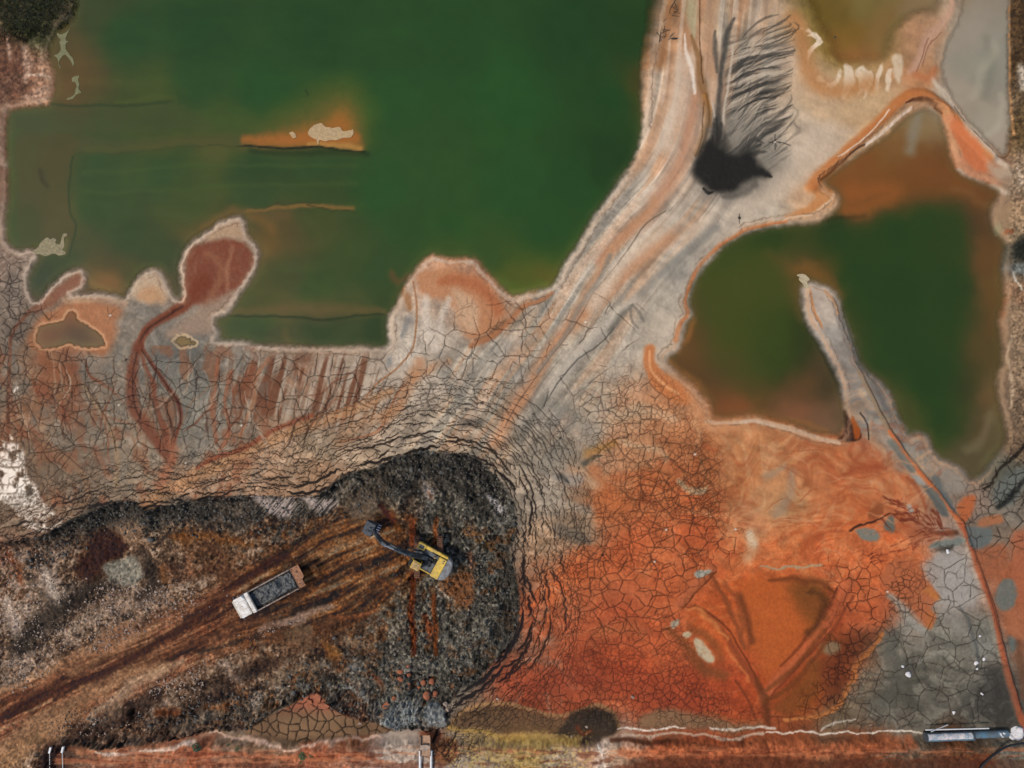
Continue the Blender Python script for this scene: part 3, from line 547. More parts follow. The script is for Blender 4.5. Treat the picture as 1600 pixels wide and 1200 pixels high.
PAN = seg("398 1132 420 1121 440 1110 460 1100 478 1089 492 1085 504 1092 516 1106 545 1123 586 1130 609 1136 606 1144 540 1151 470 1156 420 1149 380 1146")
def marks(cv, txt):
    for ln in txt.split('\n'):
        h, p = ln.split('|'); h = h.split(); p = seg(p)
        if h[0] == 'P': cv.poly(p, h[2], float(h[3]), float(h[1])*1.5+.6, 1.6)
        else:
            w = [float(q) for q in h[1].split(',')]
            cv.stroke(p, w if len(w) > 1 else w[0], h[2], float(h[3]), float(h[4])+.1, float(h[5])*1.5)
ZCR = dict(
 big=seg("-300 395 20 398 60 480 150 550 300 545 600 550 650 545 700 500 800 470 860 480 840 560 800 600 780 700 790 800 700 760 500 800 230 830 0 850 -300 850"),
 mid=seg("860 470 940 440 1000 500 960 600 900 640 880 760 1000 800 960 900 860 960 800 900 800 700 830 580"),
 orange=seg("780 830 860 830 960 760 1040 720 1100 740 1140 800 1160 860 1100 900 1060 950 1080 1040 1190 1130 1100 1145 960 1145 700 1120 700 1080 800 1020"),
 fine=seg("930 600 1000 590 1060 620 1100 680 1120 740 1130 790 1080 830 1000 790 940 730 910 660"),
 edge=seg("1300 880 1380 870 1440 900 1420 960 1360 1030 1330 1100 1240 1130 1280 1060 1300 960"),
 grey=seg("1440 870 1520 870 1540 930 1560 1040 1540 1130 1440 1150 1200 1140 1320 1090 1350 1020 1410 960"),
 right=seg("1500 770 1560 700 1700 680 1700 900 1600 870 1540 860 1510 820"))
def vline(cv, R, u, v, cell, w, k, j=.9):
    e, f1, cid = vor(u, v, k, j); e = e*cell
    return sst(w+.75, w*.45, e), cid
def paint_ground(cv):
    X, Y = cv.X, cv.Y; B = idw(LAND, 4, 300.)
    cv.grit = 1-.85*np.maximum(sst(640, 560, Y)*sst(960, 1020, X), sst(860, 800, Y)*sst(1080, 1140, X))*sst(1575, 1560, X)
    cv.C[:] = np.stack([look(B[..., i], X+cv.wx*2.2, Y+cv.wy*2.2) for i in range(3)], -1)
    # swirls of wind-dried crust on the orange flat
    q1 = (fbm(X/60, Y/60, 2, 2)-.5)*110; q2 = (fbm(X/60+7, Y/60, 2, 3)-.5)*110; sw = fbm((X+q1)/26, (Y+q2)/9, 3, 5); sw2 = fbm((X+q2)/14+5, (Y+q1)/30, 3, 6)
    Xw = X+q1*1.3+cv.wx*2; Yw = Y+q2*1.3+cv.wy*2; om = sst(830, 960, Xw)*sst(560, 680, Yw)*sst(1150, 1100, Y)*sst(1480, 1420, Xw+(Y-800)*.3); up = sst(980, 820, Yw)*sst(980, 1160, Xw)
    cv.mix(om*sst(.52, .72, sw)*(.12+.2*up), 'cf946a'); cv.mix(om*sst(.48, .32, sw)*(.15+.15*up), '9a4526'); cv.mix(om*up*sst(.56, .72, sw2)*.25, 'c6a480')
    oc = om*sst(840, 960, Xw)*sst(740, 880, Yw); cv.C *= (1+oc[..., None]*np.array([.05, -.01, -.06], np.float32)); cv.C *= (1+(om*up*(fbm((X+q1*.5)/40, (Y+q2*.5)/4, 2, 1)-.5)*.07)[..., None])
    lm = sst(1130, 1000, X)*(1-om); cv.mix(lm*sst(.54, .7, sw)*.22, 'c2b4a6'); cv.mix(lm*sst(.46, .3, sw2)*.25, '6f655c')
    gy = sst(1290, 1400, X)*sst(960, 1040, Y); cv.mix(gy*sst(.5, .66, sw2)*.4, '8a867e'); cv.mix(gy*sst(.48, .34, sw)*.45, '474540')
    # flowing sediment streaks of the delta
    rd, rs = plf(RIVER); u = look(rd, X, Y); v = look(rs, X, Y); m = sst(150, 40, np.abs(u))*sst(790, 640, Y)*sst(-60, 0, v)
    st = fbm(u/9+cv.wx*.05, v/150, 2, 2); cv.C *= (1+m*(st-.5)*.5)[..., None]
    st = fbm(u/2.2+cv.wx*.1, v/130, 2, 6); cv.C *= (1+m*(st-.5)*.12)[..., None]; cv.mix(m*sst(.72, .82, fbm(u/1.6+3, v/90, 2, 1))*.45, '6f645a')
    st = fbm(u/14+9, v/160, 2, 5); cv.mix(m*sst(.5, .68, st)*.6, 'bd8b68'); cv.mix(m*sst(.48, .3, st)*.55, '7f7a74'); st = fbm(u/10+30, v/120, 2, 3); cv.mix(m*sst(.54, .7, st)*.5, 'cdbcae')
    # streaky mottling everywhere
    a = fbm((X+Y*.4)/70+cv.wx*.03, (Y-X*.35)/9+cv.wy*.1, 3, 1); b = fbm(X/18, Y/18, 3, 4)
    cv.C *= (1+(a-.5)*.16+(b-.5)*.26+(cv.tex-.5)*.16*(.3+.7*cv.grit)+(fbm(X/2.1, Y/2.1, 2, 6)-.5)*.16*cv.grit)[..., None]
    # vertical fan streaks below the main pond
    R = cv.sl(300, 640, 545, 700); XX, YY = X[R], Y[R]; q = XX+(YY-550)*.22*(1+(XX-300)/900)
    n = fbm(q/6.5, YY/90+cv.wx[R]*.02, 2, 3); mk = sst(545, 570, YY)*sst(690, 640, YY)*sst(300, 350, XX)*sst(620, 580, XX)*sst(.40, .7, (XX-300)/700+cv.big[R])
    cv.mix(mk*sst(.5, .68, n)*.8, '70442f', R); cv.mix(mk*sst(.47, .3, n)*.6, 'b8a89a', R)
    R = cv.sl(-50, 420, 540, 790); n = fbm(X[R]/22+cv.wx[R]*.05, Y[R]/34, 3, 2); cv.mix(sst(.55, .72, n)*.6, '87553c', R); cv.mix(sst(.42, .3, n)*.4, '6b6964', R)
    marks(cv, MARKS); cv.C *= (1+(fbm(X/2.3, Y/2.3, 2, 2)-.5)*.14*cv.grit)[..., None]; cv.stroke([(22, 611), (26, 605)], [2, 3], 'e8ddd4', .9, .5, .5, 0); cv.stroke([(15, 681), (18, 686)], [2, 2], 'e8d0c0', .9, .5, .5, 0)  # two small white sun glints painted at the left edge
    rv = np.random.RandomState(8)
    for i in range(64):
        x = 20+rv.rand()*560; y = 545+rv.rand()*90; a = 1.57+rv.randn()*.25; p = [(x, y)]; n = rv.randint(5, 12)
        for k in range(n):
            tx, ty = (250, 770) if x > 120 else (110, 780); g = math.atan2(ty-y, tx-x); a += .25*(g-a)*.5+rv.randn()*.22; x += 11*math.cos(a); y += 11*math.sin(a)
            if y > 745: break
            p.append((x, y))
        if len(p) > 3: cv.stroke(p, [.4, .5+rv.rand()*1.6, .5+rv.rand()*2, .5], rv.choice(['6f3c28', '84492f', '4c352a', 'b59c88', '8c6a52']), .35+.4*rv.rand(), .7, .8)
    gb = np.clip(sst(85, 70, X+cv.wx)*sst(175, 160, Y)+sst(1572, 1584, X+cv.wx*.5)*sst(760, 700, Y)+sst(1150, 1158, Y)*.8, 0, 1)
    e9, f9, c9 = vor(X/3.4, Y/3.4, 5); cv.C *= (1+gb*((c9-.5)*.42+(cv.tex-.5)*.4))[..., None]
    bs = sst(1158, 1168, Y); cv.mix(bs*sst(.52, .64, fbm(X/34, Y/6, 3, 2))*.55, '6a3420'); cv.mix(bs*sst(.54, .68, fbm(X/46, Y/3.6, 3, 5))*.5*sst(1185, 1170, Y-(X < 620)*30), 'c87f58')
    cv.mix(sst(1174, 1182, Y+cv.wy)*sst(960, 990, X)*.55, '55301e'); cv.mix(sst(1135, 1150, Y+cv.wy)*sst(690, 710, X)*sst(930, 915, X)*sst(.6, .8, c9)*.6, 'b59a5c')
    # black sand fan
    rr = np.random.RandomState(3)
    R = cv.sl(1085, 1260, 30, 300); xx, yy = X[R]+cv.wx[R]*.7, Y[R]+cv.wy[R]*.7; g = .25+.45*sst(90, 230, yy); uu = yy+(xx-1130)*g-((xx-1180)/60)**2*6
    n = fbm(uu/5.5, xx/60, 3, 2); mk = sst(1122, 1150, xx)*sst(1250, 1215, xx+cv.big[R]*30)*sst(40, 90, yy)*sst(275, 240, yy)
    cv.mix(mk*.5, '8d867d', R); cv.mix(mk*sst(.52, .64, n)*.85, '42403d', R); cv.mix(mk*sst(.46, .36, n)*.7, 'bcafa2', R)
    R = cv.sl(1110, 1260, 60, 260); pass
    cv.poly(seg('1080 262 1100 205 1130 170 1190 180 1215 230 1215 275 1150 312 1100 310'), '6f6b66', .6, 20, 2)
    for y in np.arange(52, 238, 2.8):
        x0 = 1134+8*math.sin(y/30)+rr.rand()*16; w = .6+rr.rand()**2*2.6; x0 += rr.rand()*40; L = 25+rr.rand()*60
        x1 = min(x0+L, 1246); dy = 12+rr.rand()*20+max(0, (y-130))*.18; o = .15+.45*rr.rand()
        cv.stroke([(x0, y+8), (x0+L*.25, y-dy*.35), (x0+L*.6, y-dy*.8), (x1-rr.rand()*16, y-dy)], [.4, w*.7, w*1.1, .5], '3a3836' if rr.rand() < .6 else 'b8aa9c', o, .8, 1.2)
        if rr.rand() < .5: cv.stroke([(x0+30, y), (x0+62, y-dy*.7), (1236, y-dy*1.05)], [.5, w*1.2, .5], '33312f', o, .8, 1.6)
    cv.stroke(seg("1150 28 1135 60 1126 110 1122 160 1124 215"), [2, 5, 3, 4, 7], '4a4744', .85, .8, 1)
    cv.stroke(seg("1117 50 1116 80 1120 112"), [2, 4, 2], '57534f', .8, .8, 1)
    cv.stroke(seg("1145 70 1138 120 1132 170 1130 215"), [1, 2, 2, 2], 'cbbcae', .7, .8, 1)
    cv.stroke(seg("1112 160 1118 190 1116 225 1119 250"), [1, 1.5, 1], 'b8aea4', .8, .6, .6)
    cv.poly(seg("1084 268 1092 240 1110 218 1125 228 1140 238 1168 236 1180 248 1188 260 1202 268 1198 274 1178 276 1160 286 1135 297 1112 300 1100 290 1090 280"), '262523', .96, 8, 1.8, .1)
    for ln, w, o in (("1150 262 1182 266 1206 274", [12, 6, 1.5], .95), ("1122 258 1119 220 1119 185", [16, 8, 3], .75), ("1140 252 1132 220 1128 190", [12, 7, 2], .6), ("1150 250 1168 234 1188 224", [13, 7, 2], .7), ("1165 252 1180 238 1196 236", [8, 4, 1], .6), ("1095 262 1104 235 1114 212", [8, 6, 2], .7), ("1180 285 1160 300 1130 306", [5, 7, 3], .35)): cv.stroke(seg(ln), w, '2b2a28', o, .9, 1.5, .2)
    cv.stroke(seg("1100 296 1108 303 1115 300"), [2, 3, 1], '242321', .9, .6, 1)
    cv.stroke(seg("1160 232 1180 215 1192 222"), [5, 3, 1], '45423f', .8, .8, 2)
    for ln in ("1155 335 1155 349", "1201 222 1211 222 1222 223 1235 228", "1211 210 1211 234"): cv.stroke(seg(ln), .7, '2a2826', .85, .5, .2)
    # dark dendrites that gather towards the breach in the dike
    for i in range(46):
        a = rr.rand(); x = 1372+a*95+rr.randn()*5; y = 792+a*20+rr.randn()*12; L = 10+rr.rand()*16
        g = math.atan2(833-y, 1495-x)+rr.randn()*.18+(.5 if a > .5 and rr.rand() < .6 else 0)
        cv.stroke([(x, y), (x+L*math.cos(g), y+L*math.sin(g))], [1.6*rr.rand()+.6, .5], '6c2f1e', .7, .8, 1.6)
    for i in range(26):
        x = 1350+rr.rand()*110; y = 872-(x-1350)*.3+rr.randn()*9; cv.stroke([(x, y), (x+9+8*rr.rand(), y-3-3*rr.rand())], [1.2, .5], '6c2f1e', .6, .8, 1.4)
    for i in range(22):                               # thin salt threads on the orange flat
        x = 1180+rr.rand()*240; y = 690+rr.rand()*180; g = rr.rand()*1.2-.8; L = 25+rr.rand()*40
        cv.stroke([(x, y), (x+L*.5*math.cos(g), y+L*.5*math.sin(g)-4), (x+L*math.cos(g), y+L*math.sin(g)+3)], [.5, 1.3, .4], 'c98e68' if rr.rand() < .5 else '9a4e30', .5, .8, 2)
    # shores
    Zs = np.full(X.shape, 1e3, np.float32); Zb = Zs.copy(); fields = {}
    for nm, P in PONDS:
        F = sdf(P); fields[nm] = F; k = {'pond_gold': 3.0, 'pond_pale': 1.0}.get(nm, .55)
        d = look(F, X+cv.wx*.35*k, Y+cv.wy*.35*k)+(fbm(X/5.5, Y/5.5, 2, 7)-.5)*5; Zs = np.minimum(Zs, d); Zb = np.minimum(Zb, d*(.5 if nm in ('pond_gold', 'pond_pale') else 1.))
        if nm in ('pond_main', 'pond_right'):
            am = (.45+.8*cv.big)*((.5+.4*np.maximum(sst(480, 420, X)*sst(320, 350, Y), sst(640, 680, X)*sst(370, 400, Y)*sst(860, 800, Y))) if nm == 'pond_main' else .5)
            if nm == 'pond_main': am = am*(1-.6*sst(990, 1020, X)*sst(170, 130, Y))*(1-.75*sst(125, 100, X)*sst(170, 150, Y))
            am = am*(1-.85*sst(1535, 1560, X))*(1-.5*sst(30, 12, X))*(1-.8*sst(1480, 1300, X)*sst(300, 285, Y)*(1 if nm == 'pond_right' else 0))
            cv.mix(np.clip(np.exp(-((d-1.2-3*cv.tex)/(.9+2.6*cv.big))**2)*am*.95, 0, .8), 'cdb9ac' if nm == 'pond_main' else 'c49472')
            cv.mix(np.clip(np.exp(-((d-7-4*cv.tex)/1.0)**2)*sst(.42, .6, cv.big)*.5, 0, .5), '5c463a'); cv.mix(np.clip(sst(16, 3, d)*sst(-1, 2, d)*.35*cv.big, 0, .5), 'c4a286')
        elif nm.startswith('pool'): cv.mix(np.exp(-((d-1.5)/2.0)**2)*.8, 'c89a78' if nm == 'pool_left' else 'cdb08c')
    cv.shore = Zs
    # ---- pit
    FP = sdf(PIT); dp0 = look(FP, X, Y); dp = dp0+(cv.wx+cv.wy)*.35+(fbm(X/3.5, Y/3.5, 2, 2)-.5)*5
    cv.dp = dp
    Z = (cv.big-.5)*.12+(fbm(X/90, Y/90, 2, 3)-.5)*.3
    inp = sst(1.5, -1.5, dp); R = cv.sl(cv.xs[0], 840, 680, cv.ys[-1]); M0 = inp[R]
    T = Canvas.__new__(Canvas); T.__dict__.update(cv.__dict__); T.C = cv.C.copy()
    marks(T, PITMARKS)
    xx, yy = X[R], Y[R]
    n1 = fbm(xx/2.6, yy/2.6, 3, 1); n2 = fbm(xx/7, yy/7, 3, 2); n3 = fbm(xx/26, yy/26, 3, 4)
    ce1, cf1, ci1 = vor(xx/3.9+cv.wx[R]*.1, yy/3.9+cv.wy[R]*.1, 4); ce2, cf2, ci2 = vor(xx/9.5+cv.wx[R]*.08+3, yy/9.5, 1); ce3, cf3, ci3 = vor(xx/2.7, yy/2.7, 6)
    C = T.C[R]; C *= ((.62+.42*ci1+.30*ci2)*(.78+.4*ci3)*(1-.35*sst(.12, .02, ce1)))[..., None]; C[:] = C*(.78+.45*(n1-.5)+.5*(n2-.5)+.5*n3)[..., None]; sp = sst(.66, .78, fbm(xx/2.1, yy/2.1, 2, 7))*sst(.35, .6, n2); C[:] += (H('a8a49e')-C)*(sp*.38)[..., None]
    bd = sst(58, 26, -dp[R]+cv.wx[R]*1.2)*sst(40, 120, xx+(yy-840)*.5)*sst(1120, 1060, yy); C[:] = C*(1-.62*bd[..., None])+H('53504c')*(.55+.75*n1*(.6+.8*n2))[..., None]*.62*bd[..., None]
    wm = sst(440, 330, xx)*sst(1000, 1050, yy+(xx-200)*.3); C[:] = C*(1-.5*wm[..., None])+H('4c3526')*(.3+.6*n1+.6*ci1)[..., None]*.5*wm[..., None]
    rdd, rss = plf(ROAD); rw = look(rdd, xx, yy); rl = look(rss, xx, yy)
    half = np.interp(rl, [0, 60, 150, 260, 330, 450, 700], [50, 78, 92, 74, 58, 52, 58]); q = (rw+cv.wx[R]*.35)/half
    rut = fbm(q*7+30, rl/95, 3, 5)*.62+fbm(q*19+5, rl/50, 2, 2)*.38
    rut = rut-.15*np.exp(-((q-.28)/.16)**2)*sst(150, 320, rl)-.13*np.exp(-((q+.22)/.12)**2)*sst(230, 400, rl)+.16*sst(-.55, -.95, q)*sst(250, 450, rl)
    mroad = sst(1.12, .78, np.abs(q)+(n2-.5)*.5)*sst(8, 40, rl+cv.wy[R])
    ag = np.maximum(fbm(rw/15+cv.wx[R]*.05, rl/70, 3, 1)*.6+fbm(xx/9, yy/7, 3, 6)*.4, 0); fine = ci1*.5+ci3*.5
    fm = sst(.30, .52, fbm(xx/40+3, yy/40, 2, 2)*.5+.5*sst(20, 75, -dp[R])*sst(640, 520, xx)+.10)*sst(700, 560, xx+(yy-900)*.35)*sst(0, 30, -dp[R])
    def pal(n, cols, lo=.25, hi=.75):
        q = np.clip((n-lo)/(hi-lo), 0, .999)*(len(cols)-1); i = q.astype(int); f = (q-i)[..., None]; K = np.array([H(c) for c in cols])
        return K[i]*(1-f)+K[i+1]*f
    hot = sst(300, 480, xx); c1 = pal(rut, ['4a2716', '683c26', '845338', '9c6b4d', 'b48c6c'], .3, .7); c2 = pal(rut, ['22170e', '3f2815', '674022', '8a5930', '8a735c'], .3, .7)
    fl = pal(ag*.75+fine*.25, ['17100b', '33231a', '5a4230', '86654c', 'b59a86'], .26, .66); fm3 = (fm*.78)[..., None]; C[:] = C*(1-fm3)+fl*fm3
    ch = (1-fm)*sst(430, 560, xx)*sst(1120, 1080, yy); chc = H('56534d')*(.35+.5*ci1+.35*ci2+.5*n1)[..., None]; C[:] = C*(1-.6*ch[..., None])+chc*.6*ch[..., None]
    spk = sst(.80, .93, ci1)*sst(.3, .6, n3)*(1-fm*.4); C[:] += (H('9b978f')-C)*(spk*.45)[..., None]
    ed = sst(0, -3, dp[R])*sst(-10, -5, dp[R])*sst(.35, .6, n2); C[:] = C*(1-.6*ed[..., None])  # shadow of the rim cliff painted as a dark band
    cc = c1*(1-hot[..., None])+c2*hot[..., None]; cc = cc*(.7+.6*n1)[..., None]*(.8+.45*n3)[..., None]
    mr = (mroad*(.72+.3*sst(.35, .5, n2)))[..., None]; C[:] = C*(1-mr)+cc*mr
    # bucket scrapes right of the machine
    th2 = np.arctan2(yy-895, xx-655); r2 = np.hypot(yy-895, xx-655); rt = fbm(th2*16, r2/60, 3, 6)
    m2 = (sst(20, 45, r2)*sst(96, 80, r2)*sst(-.05, .1, th2)*sst(.95, .75, th2))[..., None]; C[:] = C*(1-m2*.8)+pal(rt, ['3c3328', '8a5226', 'a08068', '5c5448', 'b0622c', 'b8a898'])*(.75+.5*n1)[..., None]*m2*.8
    # ribs of polished clay by the outlet
    mrib = sst(612, 616, xx)*sst(652, 646, xx)*sst(1096, 1110, yy)*sst(1138, 1132, yy)+sst(545, 555, xx)*sst(592, 582, xx)*sst(1092, 1098, yy)*sst(1116, 1108, yy)
    cv.rib = None; C *= (1-.75*np.clip(mrib, 0, 1)*sst(.1, .8, np.sin(xx*1.15+yy*.05+cv.wx[R]*.2)))[..., None]
    # clay hatch
    mh = sst(385, 395, xx)*sst(530, 520, xx)*sst(772, 778, yy)*sst(812, 806, yy); C *= (1-.45*mh*sst(.52, .7, fbm((xx+yy*.9)/2.2, (yy-xx)/30, 2, 1)))[..., None]
    # pale gravel of the lower left
    _e, f1, cid = vor(xx/3.4, yy/3.4, 2); gm = sst(.42, .15, f1)*sst(.72, .95, cid)
    gz = sst(.42, .62, n3+.25*sst(230, 100, np.abs(xx-210)+np.abs(yy-960))+.1)*sst(330, 200, xx)*sst(880, 930, yy)*(1-mroad)
    g = (np.clip(gm*gz*1.1, 0, .95))[..., None]; C[:] = C*(1-g)+H('c8b0a4')*(.7+.5*cid[..., None])*g
    gz2 = sst(.5, .64, fbm(xx/16, yy/16, 3, 6))*sst(840, 880, yy)*sst(180, 60, xx)*(1-mroad); C[:] = C+(H('c2a898')*(.5+.8*n1)[..., None]-C)*(gz2*.85)[..., None]
    gz3 = sst(.5, .62, fbm(xx/12+4, yy/12, 3, 3))*sst(1000, 1030, yy)*sst(440, 300, xx)*(1-mroad); C[:] = C+(H('9c8474')*(.5+.8*n1)[..., None]-C)*(gz3*.6)[..., None]
    gz4 = sst(.54, .66, fbm(xx/9+8, yy/9, 3, 7))*sst(300, 420, xx); C[:] = C+(H('8a8884')*(.45+.9*n1)[..., None]-C)*(gz4*.5*(1-mroad*.7))[..., None]
    gz5 = sst(.58, .7, fbm(xx/13+2, yy/13, 3, 0))*sst(250, 420, xx)*sst(800, 840, yy); C[:] = C+(H('8a5228')*(.45+.9*n1)[..., None]-C)*(gz5*.5)[..., None]
    T.C[R] = C; marks(T, PM2); C = T.C[R]; cl2 = ((.74+.3*ci1+.22*ci3)*(.9+.3*(n1-.5)))[..., None]; C *= cl2*(1-mh[..., None]*.5)+mh[..., None]*.5
    C *= (1-.5*mh*sst(.50, .68, fbm((xx+yy*.9)/2.2, (yy-xx)/30, 2, 1)))[..., None]
    cv.C[R] = cv.C[R]*(1-M0[..., None])+C*M0[..., None]
    # rough relief of the spoil
    rg = lambda a, b, k: 1-np.abs(2*fbm(a, b, 3, k)-1)*2.2
    lump = (np.minimum(ce1, .3)*.55*(.4+ci1)+np.minimum(ce2, .32)*1.1*(.2+ci2)+np.minimum(ce3, .3)*.22+(n2-.5)*.3+(n3-.5)*1.9)*(1-.55*fm)*(1-.86*mroad*sst(640, 600, xx))
    rutz = (rut-.5)*.5*mroad
    clay = 1-.75*mh; Z[R] += M0*(lump*clay-.15+rutz) - .75*sst(2, -12, dp[R])*sst(1125, 1095, yy)
    cv.rock = np.zeros(X.shape, np.float32); cv.rock[R] = M0
    # ---- cracks
    pan = sst(2, -2, look(sdf(PAN), X+cv.wx*.3, Y+cv.wy*.3)); cv.C = cv.C*(1-pan[..., None])+(H('7d6149')*(1-.0*Y[..., None])*(.85+.3*cv.big[..., None])+np.stack([Y*0+sst(1125, 1095, Y)*38, Y*0, Y*0], -1))*pan[..., None]
    Z = Z*(1-pan)+(-.1)*pan
    dark = np.zeros(X.shape, np.float32); land = (1-inp)*sst(1, 7, Zs); land = np.maximum(land, pan)
    zm = {k: sst(34, -30, look(sdf(p), X+cv.wx*3.2, Y+cv.wy*3.2)) for k, p in ZCR.items()}
    wx, wy = X+cv.wx*.75, Y+cv.wy*.75
    def lay(R, m, cell, w, k, op, brk=.0, sx=1., sy=1., du=0):
        l, cid = vline(cv, R, wx[R]/cell/sx+du, wy[R]/cell/sy, cell, w, k)
        if brk: l = l*sst(brk-.08, brk+.1, fbm(X[R]/23+k, Y[R]/23, 2, k))
        dark[R] = np.maximum(dark[R], l*m*op); return cid
    tz = np.ones(X.shape, np.float32); rz = cv.sl(-60, 960, 620, 1110); tz[rz] = 1-.8*sst(90, 45, np.abs(dp0[rz]))
    R = cv.sl(-300, 1020, 395, 860); mb = (zm['big']*land*tz)[R]; lay(R, mb, 37, .28, 0, .68, .22); lay(R, mb, 20, .25, 2, .5, .48)
    lay(R, mb*sst(70, 30, X[R]), 15, .4, 5, .6, .4); lay(R, mb*sst(560, 620, Y[R])*sst(380, 300, X[R]), 13, .3, 6, .5, .56)
    R = cv.sl(780, 1200, 430, 980); mm = (zm['mid']*land*tz)[R]; lay(R, mm, 50, .3, 1, .55, .48); lay(R, mm*sst(600, 700, Y[R]), 22, .35, 3, .55, .48)
    R = cv.sl(680, 1220, 560, 1160); mo = (zm['orange']*land*tz)[R]
    den = sst(960, 1080, Y[R]); lay(R, mo*(1-den*.6), 21, .35, 0, .6, .30, 1.25); lay(R, mo*(1-den), 34, .35, 3, .55, .3, 1.2); lay(R, mo*den, 11.5, .25, 4, .58, .3); lay(R, mo, 9.5, .2, 5, .45, .50)
    mf = zm['fine'][R]*land[R]; lay(R, mf, 9, .22, 2, .45, .40); lay(R, mf, 20, .45, 6, .6, .34)
    R = cv.sl(1180, 1700, 680, 1160)
    me = zm['edge'][R]*land[R]; lay(R, me, 17, .4, 1, .65, .38); lay(R, me*sst(.5, .6, cv.big[R]), 9, .35, 3, .7, .40)
    mg = zm['grey'][R]*land[R]; lay(R, mg, 40, .3, 5, .6, .25); lay(R, mg, 20, .35, 0, .55, .5)
    mr_ = zm['right'][R]*land[R]; lay(R, mr_, 24, .5, 2, .7, .35); lay(R, mr_, 12, .4, 4, .6, .5)
    RP = cv.sl(380, 640, 1080, 1160); lay(RP, pan[RP], 15, .6, 3, .85)
    # concentric tension cracks round the pit
    R = cv.sl(-60, 960, 620, 1110); rim = seg("-160 868 -60 862 20 842 100 812 200 783 300 781 390 770 480 768 545 738 600 722 660 706 720 706 765 728 792 770 804 830 803 900 810 955 798 1002 745 1062 700 1100 660 1140")
    fdz = plf(rim)[0]; rp = smooth(rim, 12); sl_ = np.concatenate([[0], np.cumsum(np.hypot(*np.diff(rp, axis=0).T))]); tot = sl_[-1]
    def rimpt(q, o):                                   # point at arc length q, offset o outwards
        x = np.interp(q, sl_, rp[:, 0]); y = np.interp(q, sl_, rp[:, 1]); h = 26.
        tx = np.interp(q+h, sl_, rp[:, 0])-np.interp(q-h, sl_, rp[:, 0]); ty = np.interp(q+h, sl_, rp[:, 1])-np.interp(q-h, sl_, rp[:, 1]); l = np.hypot(tx, ty)+1e-6
        return x+ty/l*o, y-tx/l*o
    def crackline(pts, w, op):
        RR, U = cv.dist(pts, w, .25, 1); ds = sst(1.75, .75, U)*op*(1-inp[RR])*sst(0, 4, Zs[RR]); dark[RR] = np.maximum(dark[RR], ds)
    rc = np.random.RandomState(21); reachf = lambda q: np.interp(q, [0, 150, 380, 560, 800, 1000, 1150, 1300, 1500, 1700], [30, 60, 62, 85, 120, 128, 110, 84, 70, 40])
    for k in range(-4, 21):
        q = rc.rand()*60-40; ph = rc.rand()*9
        while q < tot:
            rch = reachf(q); o0 = 1.5+k*(5.4+.1*k)+rc.randn()*1.2; L = 18+rc.rand()**1.5*75
            if o0 < rch*(.9+.25*rc.rand()):
                t = max(o0, 0)/rch; n = max(int(L/5), 4); qq = q+np.arange(n)*5.; drift = rc.choice([-1, 1])*(1+rc.rand()*3.5)
                lat = o0+drift*np.linspace(-1, 1, n)+3*np.sin(qq/38+ph+k*.35)+np.cumsum(rc.randn(n))*.5+rc.choice([-1.1, 1.1], n)+rc.randn(n)*.5
                x, y = rimpt(qq, lat); big = rc.rand() < .3*(1-t) or (1080 < q < 1420 and rc.rand() < .5*(1-t))
                w0 = (.38+.65*(1-t)**1.2*rc.rand()+(.9*(1-t)*(1+.6*(1080 < q < 1420)) if big else 0)); e = np.minimum(1, np.minimum(np.arange(n), n-1-np.arange(n))/3+.35)
                crackline(list(zip(x, y)), list(np.maximum(.32, w0*e)), .62+.36*(1-t))
            q += L*(.80+.3*rc.rand())
    for i in range(2300):                               # short links between the long tears
        q = rc.rand()*tot; rch = reachf(q); o0 = rch*rc.rand()**.8*1.12-.12*rch; t = max(o0, 0)/rch; dl = rc.choice([-1, 1])*(2+rc.rand()*9); l = 4+rc.rand()*5
        x, y = rimpt(q+np.array([0, dl*.5+rc.randn(), dl]), np.array([o0, o0+l*.5, o0+l])); crackline(list(zip(x, y)), [.45, .4, .32], (.5+.4*(1-t))*(.6+.4*rc.rand()))
    # star cracks round little springs
    for (x, y, r) in ((185, 633, 26), (343, 662, 16), (377, 665, 12), (290, 724, 16), (875, 685, 42), (941, 867, 22), (1023, 878, 18), (1041, 828, 14), (1086, 710, 16), (1149, 827, 10), (172, 493, 16), (197, 562, 22), (915, 503, 5), (1211, 222, 9), (1387, 925, 20)):
        n = rr.randint(3, 6); a0 = rr.rand()*6
        for i in range(n):
            a = a0+i*6.283/n+rr.randn()*.2; q = r*(.7+.5*rr.rand())
            cv.stroke([(x, y), (x+q*.5*math.cos(a), y+q*.5*math.sin(a)), (x+q*math.cos(a+.25), y+q*math.sin(a+.25))], [.6, .45, .3], '4a3c30', .6, .6, .3, 0)
        cv.stroke([(x-.6, y), (x+.6, y)], 1.2, 'e4dcd6' if rr.rand() < .8 else '2a211b', .9, .7, 0, 0)
    RZ = cv.sl(-60, 960, 620, 1110); dz = np.abs(look(fdz, X[RZ], Y[RZ])); pz = sst(110, 20, dz)*(1-inp[RZ]); _e, _f, pc = vor(X[RZ]/17+cv.wx[RZ]*.06, Y[RZ]/7+cv.wy[RZ]*.06, 2); cv.C[RZ] *= (1+pz*(.05+(pc-.5)*.24))[..., None]
    cv.C = cv.C*(1-(dark*.9)[..., None])+H('17120f')*(dark*.9)[..., None]  # depth shade of the cracks painted in, with their moist darker mud
    Z = Z-dark*.12
    # ---- relief: banks, dike, ridges
    Z = Z + .9*sst(1148, 1166, Y+cv.wy*.3)*sst(0, 140, X) + (fbm(X/12, Y/12, 3, 4)-.5)*.5*sst(1145, 1160, Y)
